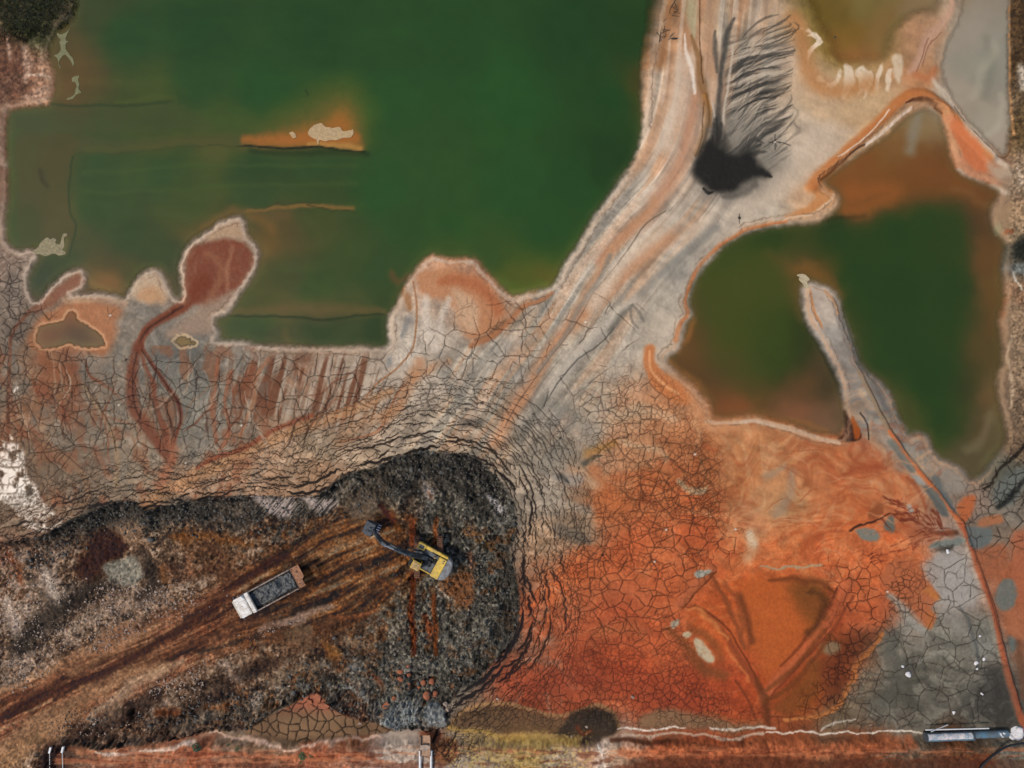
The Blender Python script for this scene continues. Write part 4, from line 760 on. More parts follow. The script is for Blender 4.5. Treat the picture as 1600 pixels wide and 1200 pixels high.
    for pts, w, h in ((seg("1268 292 1330 232 1392 172 1440 150 1490 185 1548 242"), 9, .45), (seg("1500 816 1530 898 1560 1000 1590 1108"), 5, .3), (seg("1387 674 1455 760 1502 818"), 4, .25), (seg("1300 480 1340 570 1400 690"), 12, .25), (seg("1060 946 1094 906 1112 888"), 6, .2), (seg("1326 910 1272 1000 1194 1092"), 7, .2), (seg("710 1134 800 1118 900 1124 950 1128"), 20, .7), (seg("1100 150 1105 190 1090 235"), 4, .2)):
        RR, U = cv.dist(pts, w, .5); Z[RR] += h*sst(1.6, .2, U)
    Z += sst(.5, 1, 1)*(fbm(X/4, Y/4, 2, 1)-.5)*.05
    bank = np.clip(Zb*.022, -1.6, .12); Z = np.where(Zs < 5, Z*sst(0, 5, Zs), Z)+bank-.12+.0
    cv.Z = Z.astype(np.float32); cv.dark = dark; cv.fields = fields
    # wet sheen: film of water on the left mud, with a pale sun glint painted in
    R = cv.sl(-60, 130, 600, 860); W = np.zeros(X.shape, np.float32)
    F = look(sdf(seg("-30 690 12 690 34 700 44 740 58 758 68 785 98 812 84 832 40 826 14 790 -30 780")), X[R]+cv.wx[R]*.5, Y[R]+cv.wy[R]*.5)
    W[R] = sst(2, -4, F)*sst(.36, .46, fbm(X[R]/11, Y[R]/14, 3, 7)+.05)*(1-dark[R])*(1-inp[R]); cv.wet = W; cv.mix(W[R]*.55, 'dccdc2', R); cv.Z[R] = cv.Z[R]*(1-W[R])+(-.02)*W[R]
# ---------------------------------------------------------------- turbid water: colour of the suspended sediment, plus shade painted below the submerged ridge
WMARKS = """P 16 2e4021 .8|1310 354 1380 342 1440 322 1490 322 1515 345 1520 400 1510 500 1495 600 1478 690 1450 660 1400 560 1350 500 1332 440 1300 395
P 16 33401f .6|1180 368 1260 358 1300 395 1230 395 1170 395
P 22 31381b .8|1190 490 1250 490 1272 540 1225 590 1180 570
P 12 7d4f27 .7|1300 318 1335 300 1400 262 1440 240 1490 260 1530 290 1540 310 1470 296 1400 312 1340 330
P 5 565030 .5|112 240 200 234 300 228 372 226 372 212 300 214 200 216 115 218
P 3 524b2a .6|26 215 108 212 112 246 107 290 108 330 118 350 112 380 106 402 70 402 58 392 30 388 26 300
P 9 3d4624 .5|30 320 60 330 60 380 30 385
P 3 4b4e30 .45|14 172 75 164 270 162 330 200 110 204 26 212
P 22 6a6029 .7|400 205 450 170 520 130 560 140 578 190 565 228 500 225 420 225
P 14 8a6a2c .7|430 215 480 190 530 160 555 175 562 215 555 232 480 232 420 230
P 9 a8682c .75|378 227 420 215 470 201 500 189 530 174 547 184 552 215 560 236 500 230 440 230
S 6,9,8 a8682e .8 .9 1|380 218 440 218 500 218 555 216
S 3,6,5 b98848 .8 .7 1|480 226 520 230 545 232 560 234
S 1.2,2.2,1.4 1d2212 .9 .5 .6|370 228 400 228 440 232 470 231 500 231 530 236 570 238
S 4,5,4 26331a .7 .9 1|390 235 450 239 520 240 575 243
S 1 3c4020 .6 .9 1|120 241 200 236 280 230 340 227 372 228
S 5,4 56532b .5 1 1|130 234 220 228 320 221
S 2.5,3,3,4 8e6a34 .75 .7 1|385 328 420 326 470 323 510 322 550 324
S 1 3d3a1c .9 .5 1.5|480 322 515 328 540 328 555 332
S 1 3d3a1c .6 .5 1.5|390 322 450 320 500 317
S 9 6f5530 .5 1 1|395 335 450 336
S 6,10,5 6e5a30 .6 1 1|350 488 420 484 480 482 560 486 600 488
S 1.5,2,1.5 28301a .75 .8 .6|350 494 400 494 450 495 520 498 560 493 600 492
S 2 2a3620 .55 1 .8|75 162 110 163 150 163 210 162 270 160
S 2,5 505528 .5 1 1|180 158 240 152 272 158
S 1.5 2e3a1e .8 .8 .5|112 246 107 290 108 330 118 350 112 380 106 402
S 1 39421f .7 .8 .5|108 400 85 402 70 402
S 1 39421f .6 .8 .5|120 240 112 246
S 3 48552f .4 1 1|130 270 250 262 420 258 560 262
S 3 48552f .4 1 1|130 300 250 298 400 290 560 288
S 4,3 332d18 .5 1 1.5|60 265 65 280 70 290
S 1.5 26331c .7 1 1|478 140 480 148
P 10 8a6030 .6|150 430 170 425 185 440 190 455 170 458 145 455
S 4,7 8a6a38 .6 1 1|130 425 150 450 165 458
S 6,8 7a5a2a .6 1 1.5|320 352 345 338 372 330 400 340 420 355
S 5 7a5228 .5 1 1|640 432 622 440 612 425
S 5 60552e .6 1 1|445 520 450 540
S 5,7,4 7d6030 .6 1 1|1030 20 1024 70 1016 120
P 3 6f6a44 .8|62 398 70 380 85 374 95 380 104 370 104 392 95 400 80 396
S 7,9 55612e .6 1 1|785 440 815 452 842 446
S 5 75783a .6 1 1|800 458 830 455 855 447
S 6,12,14,10 8a5c2c .6 1 2|1230 425 1255 420 1285 440 1300 462
S 10,8 6a5028 .5 1 2|1200 400 1230 420 1240 460 1255 490
S 3,4,5,4 171c10 .75 .9 .6|1254 455 1256 480 1266 510 1284 540 1300 572 1314 600 1320 625
S 6,9,9,6 b06c38 .8 1 2|1046 560 1062 586 1088 604 1108 632
S 5 b06c38 .6 1 2|1078 500 1072 525 1062 540
S 5,7,5 9a6436 .5 1 2|1130 648 1180 646 1230 656 1290 672
S 5,6,6,5 8a5c2c .5 1 2|1060 570 1070 590 1090 620 1105 640
S 2,3,3 2a2c16 .6 .9 1|1150 366 1200 354 1260 348 1310 340 1350 335
S 12,12 9a5c2c .6 1 2|1320 325 1370 322 1400 300 1330 300
S 6,8,9 8c867a .7 .9 1|1440 172 1436 190 1430 210 1425 235
S 3,5,3 6f7a70 .6 1 1|1479 195 1482 212 1490 240
S 5,6 7f5a34 .5 1 2|1490 290 1520 300 1556 330
S 10 664a28 .5 1 2|1545 380 1552 450 1545 520
S 10 6a6446 .5 1 2|1560 640 1560 680 1540 720
S 8 8a8066 .4 1 2|1515 700 1530 690 1550 650
P 18 47491f .5|1115 400 1200 395 1235 470 1200 540 1130 540 1100 480
S 9 b58a58 .5 1 2|1330 104 1375 100
S 7 857648 .5 1 2|1405 30 1395 60 1380 90
S 6,7 787570 .4 1 1.5|1540 60 1548 110 1540 150
S 6 b0a89c .4 1 1.5|1520 150 1535 110 1555 70
S 5 bdb3a8 .4 1 1.5|1540 215 1560 190 1565 150"""
def paint_water(cv, fields=None):
    X, Y = cv.X, cv.Y; B = idw(WATER, 4, 500.)
    cv.C[:] = np.stack([look(B[..., i], X+cv.wx*2.0, Y+cv.wy*1.2) for i in range(3)], -1)
    a = fbm(X/70, Y/16+cv.wx*.04, 3, 2); cv.C *= (1+(a-.5)*.10*sst(700, 500, X)+(fbm(X/25, Y/25, 3, 4)-.5)*.08)[..., None]
    marks(cv, WMARKS)
    cv.poly(seg('1090 400 1200 385 1240 460 1240 580 1150 600 1100 560 1085 480'), '454d20', .62, 26); cv.C *= (1+np.array([-.03, .07, -.12], np.float32)*sst(40, 70, cv.C[..., 1]-cv.C[..., 0]+55)[..., None])
    A = np.zeros(X.shape, np.float32); cv.owner = np.zeros(X.shape, np.int32)-1; cv.near = np.full(X.shape, 1e3, np.float32)
    for i, (nm, P) in enumerate(PONDS):
        F = fields[nm] if fields else sdf(P); k = {'pond_gold': 3.0, 'pond_pale': 1.0}.get(nm, .55)
        d = look(F, X+cv.wx*.35*k, Y+cv.wy*.35*k)+(fbm(X/5.5, Y/5.5, 2, 7)-.5)*5; f = {'pond_right': 15., 'pond_main': 12., 'pond_gold': 26., 'pond_pale': 10., 'pool_left': 4., 'pool_tiny': 4.}.get(nm, 8.)
        if nm == 'pond_main': f = f+22*sst(985, 1015, X)*sst(190, 120, Y)
        cv.mix(sst(-24, 1, d)**1.6*(.5+.5*fbm(X/20, Y/20, 2, 1))*(.55 if not nm.startswith('pond_g') else 0)*(1 if nm != 'pond_pale' else 0)*sst(6, 2, d), '7d7446')
        A = np.maximum(A, np.clip(sst(.5, -f, d)**.8, 0, 1)); m = d < cv.near; cv.near = np.where(m, d, cv.near); cv.owner = np.where(m, i, cv.owner)
    return A
# ---------------------------------------------------------------- materials
def mat(name, col, rough=.6, metal=0., var=.0, scale=3., bump=0., bscale=20., spec=.5, dirt=None):
    m = bpy.data.materials.new(name); m.use_nodes = True; t = m.node_tree; b = t.nodes['Principled BSDF']
    b.inputs['Roughness'].default_value = rough; b.inputs['Metallic'].default_value = metal; b.inputs['Specular IOR Level'].default_value = spec
    c = tuple(col)+(1,)
    if var or dirt:
        tc = t.nodes.new('ShaderNodeTexCoord'); n = t.nodes.new('ShaderNodeTexNoise'); n.inputs['Scale'].default_value = scale; n.inputs['Detail'].default_value = 6; n.inputs['Roughness'].default_value = .65
        t.links.new(tc.outputs['Object'], n.inputs['Vector']); r = t.nodes.new('ShaderNodeValToRGB'); t.links.new(n.outputs['Fac'], r.inputs['Fac'])
        r.color_ramp.elements[0].position = .38; r.color_ramp.elements[1].position = .62
        d = dirt if dirt else tuple(q*(1-var) for q in col)
        r.color_ramp.elements[0].color = tuple(d)+(1,); r.color_ramp.elements[1].color = tuple(min(1, q*(1+var*.5)) for q in col)+(1,)
        t.links.new(r.outputs['Color'], b.inputs['Base Color'])
    else: b.inputs['Base Color'].default_value = c
    if bump:
        tc = t.nodes.new('ShaderNodeTexCoord'); n = t.nodes.new('ShaderNodeTexNoise'); n.inputs['Scale'].default_value = bscale; n.inputs['Detail'].default_value = 5
        t.links.new(tc.outputs['Object'], n.inputs['Vector']); q = t.nodes.new('ShaderNodeBump'); q.inputs['Strength'].default_value = bump; q.inputs['Distance'].default_value = .05
        t.links.new(n.outputs['Fac'], q.inputs['Height']); t.links.new(q.outputs['Normal'], b.inputs['Normal'])
    return m
def attr_mat(name, water=False):
    m = bpy.data.materials.new(name); m.use_nodes = True; t = m.node_tree; b = t.nodes['Principled BSDF']; N = t.nodes.new; L = t.links.new
    a = N('ShaderNodeAttribute'); a.attribute_name = 'sediment'; geo = N('ShaderNodeNewGeometry')
    if water:
        L(a.outputs['Color'], b.inputs['Base Color']); b.inputs['Roughness'].default_value = .08; b.inputs['IOR'].default_value = 1.33
        al = N('ShaderNodeAttribute'); al.attribute_name = 'murk'; L(al.outputs['Fac'], b.inputs['Alpha'])
        n = N('ShaderNodeTexNoise'); n.inputs['Scale'].default_value = .8; n.inputs['Detail'].default_value = 4; L(geo.outputs['Position'], n.inputs['Vector'])
        q = N('ShaderNodeBump'); q.inputs['Strength'].default_value = .12; q.inputs['Distance'].default_value = .05; L(n.outputs['Fac'], q.inputs['Height']); L(q.outputs['Normal'], b.inputs['Normal'])
        return m
    wet = N('ShaderNodeAttribute'); wet.attribute_name = 'wet'; rock = N('ShaderNodeAttribute'); rock.attribute_name = 'rock'
    n = N('ShaderNodeTexNoise'); n.inputs['Scale'].default_value = 4.5; n.inputs['Detail'].default_value = 8; n.inputs['Roughness'].default_value = .7; L(geo.outputs['Position'], n.inputs['Vector'])
    mr = N('ShaderNodeMapRange'); mr.inputs['From Min'].default_value = .3; mr.inputs['From Max'].default_value = .7; mr.inputs['To Min'].default_value = .95; mr.inputs['To Max'].default_value = 1.05; L(n.outputs['Fac'], mr.inputs['Value'])
    vm = N('ShaderNodeVectorMath'); vm.operation = 'SCALE'; L(a.outputs['Color'], vm.inputs[0]); L(mr.outputs['Result'], vm.inputs['Scale']); L(vm.outputs['Vector'], b.inputs['Base Color'])
    rr = N('ShaderNodeMapRange'); rr.inputs['To Min'].default_value = .75; rr.inputs['To Max'].default_value = .26; L(wet.outputs['Fac'], rr.inputs['Value']); L(rr.outputs['Result'], b.inputs['Roughness'])
    b.inputs['Specular IOR Level'].default_value = .16
    n2 = N('ShaderNodeTexNoise'); n2.inputs['Scale'].default_value = 9; n2.inputs['Detail'].default_value = 6; n2.inputs['Roughness'].default_value = .7; L(geo.outputs['Position'], n2.inputs['Vector'])
    s = N('ShaderNodeMath'); s.operation = 'MULTIPLY_ADD'; s.inputs[1].default_value = .75; s.inputs[2].default_value = .10; L(rock.outputs['Fac'], s.inputs[0])
    s2 = N('ShaderNodeMath'); s2.operation = 'MULTIPLY_ADD'; s2.inputs[1].default_value = -.2; L(wet.outputs['Fac'], s2.inputs[0]); L(s.outputs[0], s2.inputs[2])
    q = N('ShaderNodeBump'); q.inputs['Distance'].default_value = .06; L(s2.outputs[0], q.inputs['Strength']); L(n2.outputs['Fac'], q.inputs['Height']); L(q.outputs['Normal'], b.inputs['Normal'])
    return m
KGAIN = np.array([1.2, 1.22, 1.33], np.float32)          # albedo = picture value / light on level ground
def to_albedo(C, gain=1., ctr=.13):
    C = C*np.array([1.0, .975, .93], np.float32); Y_ = C.mean(-1, keepdims=True); C = C+(Y_-92)*ctr-3; c = np.clip(C, 3, 255)/255.; lin = np.where(c <= .04045, c/12.92, ((c+.055)/1.055)**2.4)
    return np.clip(lin/KGAIN*gain, .004, .85).astype(np.float32)
def axis(lo, hi, st, far):
    a = np.arange(lo, hi+st, st); up = []; x = a[-1]; s = st
    while x < far: s *= 1.075; x += s; up.append(x)
    dn = []; x = a[0]; s = st
    while x > -far: s *= 1.075; x -= s; dn.append(x)
    return np.concatenate([dn[::-1], a, up]).astype(np.float32)
def lattice(name, X, Y, Z, keep=None, m=None):
    ny, nx = X.shape; idx = np.arange(ny*nx).reshape(ny, nx)
    q = np.stack([idx[1:, :-1], idx[1:, 1:], idx[:-1, 1:], idx[:-1, :-1]], -1)
    co = np.stack([(X-800)*S, (600-Y)*S, Z], -1).reshape(-1, 3)
    if keep is not None:
        q = q[keep]; used = np.zeros(ny*nx, bool); used[q.ravel()] = True; remap = np.cumsum(used)-1; q = remap[q]; co = co[used]
    else: q = q.reshape(-1, 4); used = None
    me = bpy.data.meshes.new(name); me.vertices.add(len(co)); me.vertices.foreach_set('co', co.astype(np.float32).ravel())
    n = len(q); me.loops.add(n*4); me.loops.foreach_set('vertex_index', q.astype(np.int32).ravel()); me.polygons.add(n)
    me.polygons.foreach_set('loop_start', (np.arange(n)*4).astype(np.int32)); me.polygons.foreach_set('loop_total', np.full(n, 4, np.int32))
    me.polygons.foreach_set('use_smooth', np.ones(n, bool)); me.update(calc_edges=True); me.validate()
    me.materials.append(m); o = bpy.data.objects.new(name, me); scene.collection.objects.link(o); return o, used
def fattr(o, nm, v, used, kind='FLOAT'):
    v = v.reshape(-1, v.shape[-1]) if kind == 'FLOAT_COLOR' else v.ravel()
    if used is not None: v = v[used]
    a = o.data.attributes.new(nm, kind, 'POINT')
    if kind == 'FLOAT_COLOR':
        v = np.concatenate([v, np.ones((len(v), 1), np.float32)], 1); a.data.foreach_set('color', v.astype(np.float32).ravel())
    else: a.data.foreach_set('value', v.astype(np.float32).ravel())
xs = axis(-24, 1624, 1.3, 14000.); ys = axis(-24, 1224, 1.3, 14000.)
cv = Canvas(xs, ys); paint_ground(cv)
SEDM = attr_mat('mud_and_spoil')
ground, _ = lattice('ground', cv.X, cv.Y, cv.Z, None, SEDM); ground['kind'] = 'structure'
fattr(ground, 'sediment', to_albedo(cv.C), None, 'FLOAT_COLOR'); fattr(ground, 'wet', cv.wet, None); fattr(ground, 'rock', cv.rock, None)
def zg(x, y):                                          # ground height under a photo pixel
    i = min(max(np.searchsorted(cv.xs, x), 0), len(cv.xs)-1); j = min(max(np.searchsorted(cv.ys, y), 0), len(cv.ys)-1); return float(cv.Z[j, i])
WZ = -.12
wv = Canvas(np.arange(-440, 2042, 2.).astype(np.float32), np.arange(-300, 1000, 2.).astype(np.float32)); WA = paint_water(wv, cv.fields)
wmat = attr_mat('turbid_water', True)
own = wv.owner; nr = wv.near
WN = ['pond_water', 'pond_water', 'pond_water', 'pond_water', 'pool_water', 'pool_water']
for i in range(len(PONDS)):
    k = (nr < 9) & (own == i); k = k[:-1, :-1] & k[1:, :-1] & k[:-1, 1:] & k[1:, 1:]
    o, used = lattice(WN[i], wv.X, wv.Y, np.full(wv.X.shape, WZ, np.float32), k, wmat); o['kind'] = 'structure'
    fattr(o, 'sediment', to_albedo(wv.C, 1., .03), used, 'FLOAT_COLOR'); fattr(o, 'murk', WA, used)
# ---------------------------------------------------------------- builders for things
COL = scene.collection
class MB:
    def __init__(s): s.bm = bmesh.new(); s.M = Matrix.Identity(4)
    def _in(s, b):
        me = bpy.data.meshes.new('t'); b.to_mesh(me); b.free(); me.transform(s.M); s.bm.from_mesh(me); bpy.data.meshes.remove(me)
    def box(s, x0, x1, y0, y1, z0, z1, bev=.03, M=None):
        b = bmesh.new(); bmesh.ops.create_cube(b, size=1); bmesh.ops.scale(b, vec=(abs(x1-x0), abs(y1-y0), abs(z1-z0)), verts=b.verts)
        if bev: bmesh.ops.bevel(b, geom=b.edges[:], offset=bev, segments=2, affect='EDGES')
        bmesh.ops.translate(b, vec=((x0+x1)/2, (y0+y1)/2, (z0+z1)/2), verts=b.verts)
        if M is not None: b.transform(M)
        s._in(b); return s
    def prism(s, pts, y0, y1, bev=.02):                # profile in x-z pushed along y
        b = bmesh.new(); a = [b.verts.new((x, y0, z)) for x, z in pts]; c = [b.verts.new((x, y1, z)) for x, z in pts]; n = len(pts)
        b.faces.new(a); b.faces.new(c[::-1])
        for i in range(n): b.faces.new((a[i], c[i], c[(i+1) % n], a[(i+1) % n]))
        bmesh.ops.recalc_face_normals(b, faces=b.faces)
        if bev: bmesh.ops.bevel(b, geom=b.edges[:], offset=bev, segments=2, affect='EDGES')
        s._in(b); return s
    def plate(s, pts, z0, z1, bev=0.):                 # outline in x-y with thickness
        b = bmesh.new(); a = [b.verts.new((x, y, z0)) for x, y in pts]; c = [b.verts.new((x, y, z1)) for x, y in pts]; n = len(pts)
        b.faces.new(a[::-1]); b.faces.new(c)
        for i in range(n): b.faces.new((a[i], a[(i+1) % n], c[(i+1) % n], c[i]))
        bmesh.ops.recalc_face_normals(b, faces=b.faces)
        if bev: bmesh.ops.bevel(b, geom=[e for e in b.edges if all(v.co.z > (z0+z1)/2 for v in e.verts)], offset=bev, segments=2, affect='EDGES')
        s._in(b); return s
    def rod(s, p, q, r, r2=None, seg_=14):
        p, q = Vector(p), Vector(q); d = q-p; b = bmesh.new()
        bmesh.ops.create_cone(b, cap_ends=True, segments=seg_, radius1=r, radius2=r if r2 is None else r2, depth=d.length)
        b.transform(Matrix.Translation((p+q)/2) @ d.to_track_quat('Z', 'Y').to_matrix().to_4x4()); s._in(b); return s
    def tube(s, pts, r, n=8, closed=False):
        b = bmesh.new(); P = [Vector(p) for p in pts]; rings = []
        for i, p in enumerate(P):
            d = (P[min(i+1, len(P)-1)]-P[max(i-1, 0)]).normalized(); q = d.to_track_quat('Z', 'Y'); rr = r[i] if isinstance(r, (list, tuple)) else r
            rings.append([b.verts.new(p+q @ Vector((rr*math.cos(6.2832*k/n), rr*math.sin(6.2832*k/n), 0))) for k in range(n)])
        for a, c in zip(rings[:-1], rings[1:]):
            for k in range(n): b.faces.new((a[k], a[(k+1) % n], c[(k+1) % n], c[k]))
        b.faces.new(rings[0][::-1]); b.faces.new(rings[-1]); s._in(b); return s
    def rock(s, c, r, seed=0, sub=2, flat=.7, rough=.35):
        b = bmesh.new(); bmesh.ops.create_icosphere(b, subdivisions=sub, radius=1); q = random.Random(seed)
        ph = [(Vector((q.uniform(-1, 1), q.uniform(-1, 1), q.uniform(-1, 1))).normalized(), q.uniform(.35, .9)) for _ in range(9)]
        for v in b.verts:
            p = v.co.copy()
            for d, k in ph:
                t = p.dot(d)-k
                if t > 0: p -= d*t*.9
            v.co = Vector((p.x*r*(1+rough*.3*q.random()), p.y*r, p.z*r*flat))+Vector(c)
        s._in(b); return s
    def build(s, name, m, parent=None, smooth_=False, loc=None):
        me = bpy.data.meshes.new(name); s.bm.to_mesh(me); s.bm.free(); me.materials.append(m)
        if smooth_:
            for p in me.polygons: p.use_smooth = True
        o = bpy.data.objects.new(name, me); COL.objects.link(o)
        if parent: o.parent = parent
        if loc: o.location = loc
        return o
def tag(o, label, cat=None, group=None, kind=None):
    if label: o['label'] = label
    if cat: o['category'] = cat
    if group: o['group'] = group
    if kind: o['kind'] = kind
    return o
def empty(name, loc, rz=0):
    o = bpy.data.objects.new(name, None); o.empty_display_size = .3; COL.objects.link(o); o.location = loc; o.rotation_euler = (0, 0, rz); return o
def P3(x, y, h=None, dz=0.):                           # photo pixel seen at height h -> ground metres
    z = zg(x, y) if h is None else h; k = 1-z/CAM_H; return Vector(((x-800)*S*k, (600-y)*S*k, z+dz))
M = dict(
 yellow=mat('machine_yellow', (.62, .40, .035), .45, var=.25, scale=1.6, dirt=(.42, .27, .05), bump=.1),
 tan=mat('dusty_cab_roof', (.42, .27, .10), .7, var=.35, scale=2.5), charcoal=mat('charcoal_steel', (.055, .065, .072), .5, .1, var=.5, scale=3, bump=.3),
 grey=mat('counterweight_grey', (.17, .18, .185), .6, var=.4, scale=2.2, dirt=(.10, .085, .07), bump=.2), steel=mat('dark_deck', (.075, .082, .088), .55, .3, var=.5, scale=4, bump=.4),
 chrome=mat('piston_rod', (.55, .56, .57), .25, .9), muddy=mat('muddy_track', (.11, .045, .02), .85, var=.6, scale=2.5, bump=.8, bscale=12), black=mat('black_rubber', (.012, .012, .012), .75, bump=.3),
 white=mat('white_cab_paint', (.60, .57, .52), .4, var=.2, scale=2.2, dirt=(.40, .33, .26), bump=.05), cream=mat('cream_bumper', (.42, .36, .27), .5, var=.2), glass=mat('dark_glass', (.02, .03, .035), .08),
 bed=mat('worn_bed_steel', (.24, .17, .13), .6, .2, var=.5, scale=5, dirt=(.06, .04, .03), bump=.3), rust=mat('rusty_panel', (.36, .16, .075), .8, var=.35, scale=3, bump=.5), load=mat('wet_grey_clay', (.065, .066, .062), .5, var=.55, scale=3.0, dirt=(.025, .025, .023), bump=.8, bscale=8),
 orangeclod=mat('orange_clod', (.30, .09, .035), .85, var=.35, scale=3, bump=.6), darkclod=mat('charcoal_clod', (.080, .070, .056), .8, var=.55, scale=.8, bump=.4), pale=mat('pale_stone', (.36, .26, .19), .85, var=.35, scale=1.2, bump=.5), salt=mat('white_salt', (.62, .58, .55), .8, var=.15, scale=5, bump=.6),
 blue=mat('faded_blue_pipe', (.07, .13, .17), .5, var=.5, scale=1.2, dirt=(.09, .10, .10), bump=.1), peel=mat('peeling_white_paint', (.55, .47, .42), .6, var=.3, scale=2.5, dirt=(.22, .28, .31), bump=.2), pvc=mat('white_pvc', (.62, .60, .56), .4, var=.12, scale=3),
 foam=mat('olive_foam', (.17, .16, .07), .9, var=.25, scale=6, bump=.5), foam2=mat('yellow_foam', (.42, .33, .19), .9, var=.25, scale=6, bump=.6), twig=mat('dead_wood', (.03, .026, .02), .9), leaf=mat('leaf_green', (.035, .09, .015), .6, var=.6, scale=6), leafd=mat('olive_grass', (.012, .018, .003), .7, var=.75, scale=.8, dirt=(.003, .005, .001)), hose=mat('black_hose', (.008, .008, .009), .4))
# ---------------------------------------------------------------- excavator
def excavator():
    g = P3(671, 868); g.z = zg(671, 868)+.05; root = empty('excavator', g); tag(root, 'yellow and grey crawler excavator digging at the head of the dark pit', 'excavator')
    up = Matrix.Rotation(R_(151.5), 4, 'Z')
    for sx in (-1, 1):
        b = MB(); prof = [(-2.3, .35), (-2.15, .1), (-1.8, 0), (1.8, 0), (2.15, .1), (2.3, .35), (2.3, .6), (2.1, .85), (1.8, .92), (-1.8, .92), (-2.1, .85), (-2.3, .6)]
        b.M = Matrix.Translation((sx*1.25, 0, 0)) @ Matrix.Rotation(R_(90), 4, 'Z'); b.prism(prof, -.3, .3, .03)
        for k in range(22): b.box(-2.15+k*.2, -2.05+k*.2, -.32, .32, .915, .955, .01)
        t = b.build('track', M['muddy'], root)
        for x in (-1.85, -.9, 0, .9, 1.85):
            f = MB(); f.M = Matrix.Translation((sx*1.25, 0, 0)) @ Matrix.Rotation(R_(90), 4, 'Z'); f.rod((x, -.33, .45), (x, .33, .45), .3 if abs(x) > 1.5 else .17).build('track_roller', M['charcoal'], t)
    MB().box(-1, 1, -.8, .8, .35, .85, .08).rod((0, 0, .8), (0, 0, 1.12), .75, seg_=28).build('undercarriage', M['charcoal'], root)
    def U(): b = MB(); b.M = up; return b
    U().box(-2.0, 1.55, -1.28, 1.28, 1.08, 1.32, .03).build('deck', M['steel'], root)
    pts = []
    for k in range(13):
        a = -1+2*k/12; pts.append((-2.05-.72*(1-a*a*abs(a))**.6 if abs(a) < 1 else -2.05, a*1.28))
    U().plate([(-1.93, 1.28)]+pts[::-1]+[(-1.93, -1.28)], 1.1, 2.12, .07).build('counterweight', M['grey'], root)
    h = U().box(-1.92, -1.02, -.98, 1.28, 1.32, 2.16, .05).build('engine_hood', M['yellow'], root)
    U().box(-1.72, -1.56, -.86, -.72, 2.15, 2.19, .01).build('vent', M['charcoal'], h); U().box(-1.72, -1.58, -.62, -.5, 2.15, 2.18, .01).build('vent', M['charcoal'], h)
    U().box(-1.9, -1.05, -1.28, -1.0, 1.32, 1.9, .04).box(-1.05, .75, -1.28, -.98, 1.32, 1.72, .03).box(-.1, .75, -.98, -.88, 1.32, 1.6, .02).build('side_panel', M['yellow'], root)
    b = U().box(.75, 1.66, -1.3, -.62, 1.32, 1.82, .05).build('tool_box', M['yellow'], root); U().box(.92, 1.46, -1.14, -.78, 1.81, 1.86, .02).build('lid', M['charcoal'], b)
    q = U().box(-1.0, .7, -.86, -.45, 1.32, 1.62, .03)
    rr = random.Random(4); q.box(-1.0, .2, .1, 1.2, 1.32, 1.6, .03).build('fuel_tank', M['steel'], root)
    q = U()
    for k in range(26):
        x = rr.uniform(-.95, .35); y = rr.uniform(-.4, .55); q.box(x, x+rr.uniform(.06, .25), y, y+rr.uniform(.05, .2), 1.32, 1.5+rr.uniform(0, .35), .01)
    for k in range(9): x = rr.uniform(-.9, .2); y = rr.uniform(-.4, .5); q.tube([(x, y, 1.55), (x+.2, y+rr.uniform(-.2, .2), 1.85), (x+.55, y+rr.uniform(-.2, .2), 1.75)], .028, 6)
    q.build('hydraulic_hose', M['black'], root)
    U().rod((-.55, -.65, 1.6), (-.55, -.65, 2.25), .07).rod((-.55, -.65, 2.25), (-.7, -.65, 2.32), .06).build('exhaust_pipe', M['tan'], root)
    U().box(-1.0, .35, 1.2, 1.28, 1.6, 1.68, .01).rod((-.9, 1.24, 1.9), (.3, 1.24, 1.9), .02).rod((-.9, 1.24, 1.6), (-.9, 1.24, 1.9), .02).rod((.3, 1.24, 1.6), (.3, 1.24, 1.9), .02).build('handrail', M['yellow'], root)
    c = U().prism([(.32, 1.1), (.32, 2.85), (1.25, 2.85), (1.62, 2.1), (1.66, 1.1)], .42, 1.3, .05).build('cab', M['yellow'], root)
    U().box(.42, 1.2, .5, 1.22, 2.845, 2.9, .03).box(.5, .78, .58, 1.14, 2.9, 2.93, .01).box(.86, 1.12, .58, 1.14, 2.9, 2.93, .01).build('cab_roof', M['tan'], c)
    U().prism([(1.29, 2.80), (1.31, 2.82), (1.665, 2.12), (1.64, 2.1)], .5, 1.22, 0).build('windscreen', M['glass'], c); U().box(.45, 1.2, 1.295, 1.315, 1.95, 2.7, .01).build('window', M['glass'], c); U().box(.45, 1.2, .4, .425, 1.95, 2.7, .01).build('window', M['glass'], c)
    # boom, arm, bucket
    up2 = Matrix.Rotation(R_(154.5), 4, 'Z') @ Matrix.Diagonal((1.13, 1.05, 1, 1))
    def V(): b = MB(); b.M = up2; return b
    y0 = -.12
    bo = V().prism([(.05, 1.45), (-.05, 1.75), (1.45, 3.35), (2.5, 3.8), (4.35, 3.6), (4.4, 3.3), (2.6, 3.3), (1.8, 2.8), (.4, 1.45)], y0-.2, y0+.2, .03).build('boom', M['charcoal'], root)
    for sy in (-.32, .32):
        V().rod((.9, y0+sy, 1.4), (1.6, y0+sy, 2.35), .085).build('boom_cylinder', M['charcoal'], bo)
        V().rod((1.6, y0+sy, 2.35), (2.1, y0+sy, 3.1), .05).build('piston_rod', M['chrome'], bo)
    V().rod((1.9, y0, 3.85), (3.2, y0, 4.22), .1).build('arm_cylinder', M['steel'], bo); V().rod((3.2, y0, 4.22), (4.1, y0, 4.32), .055).build('piston_rod', M['chrome'], bo)
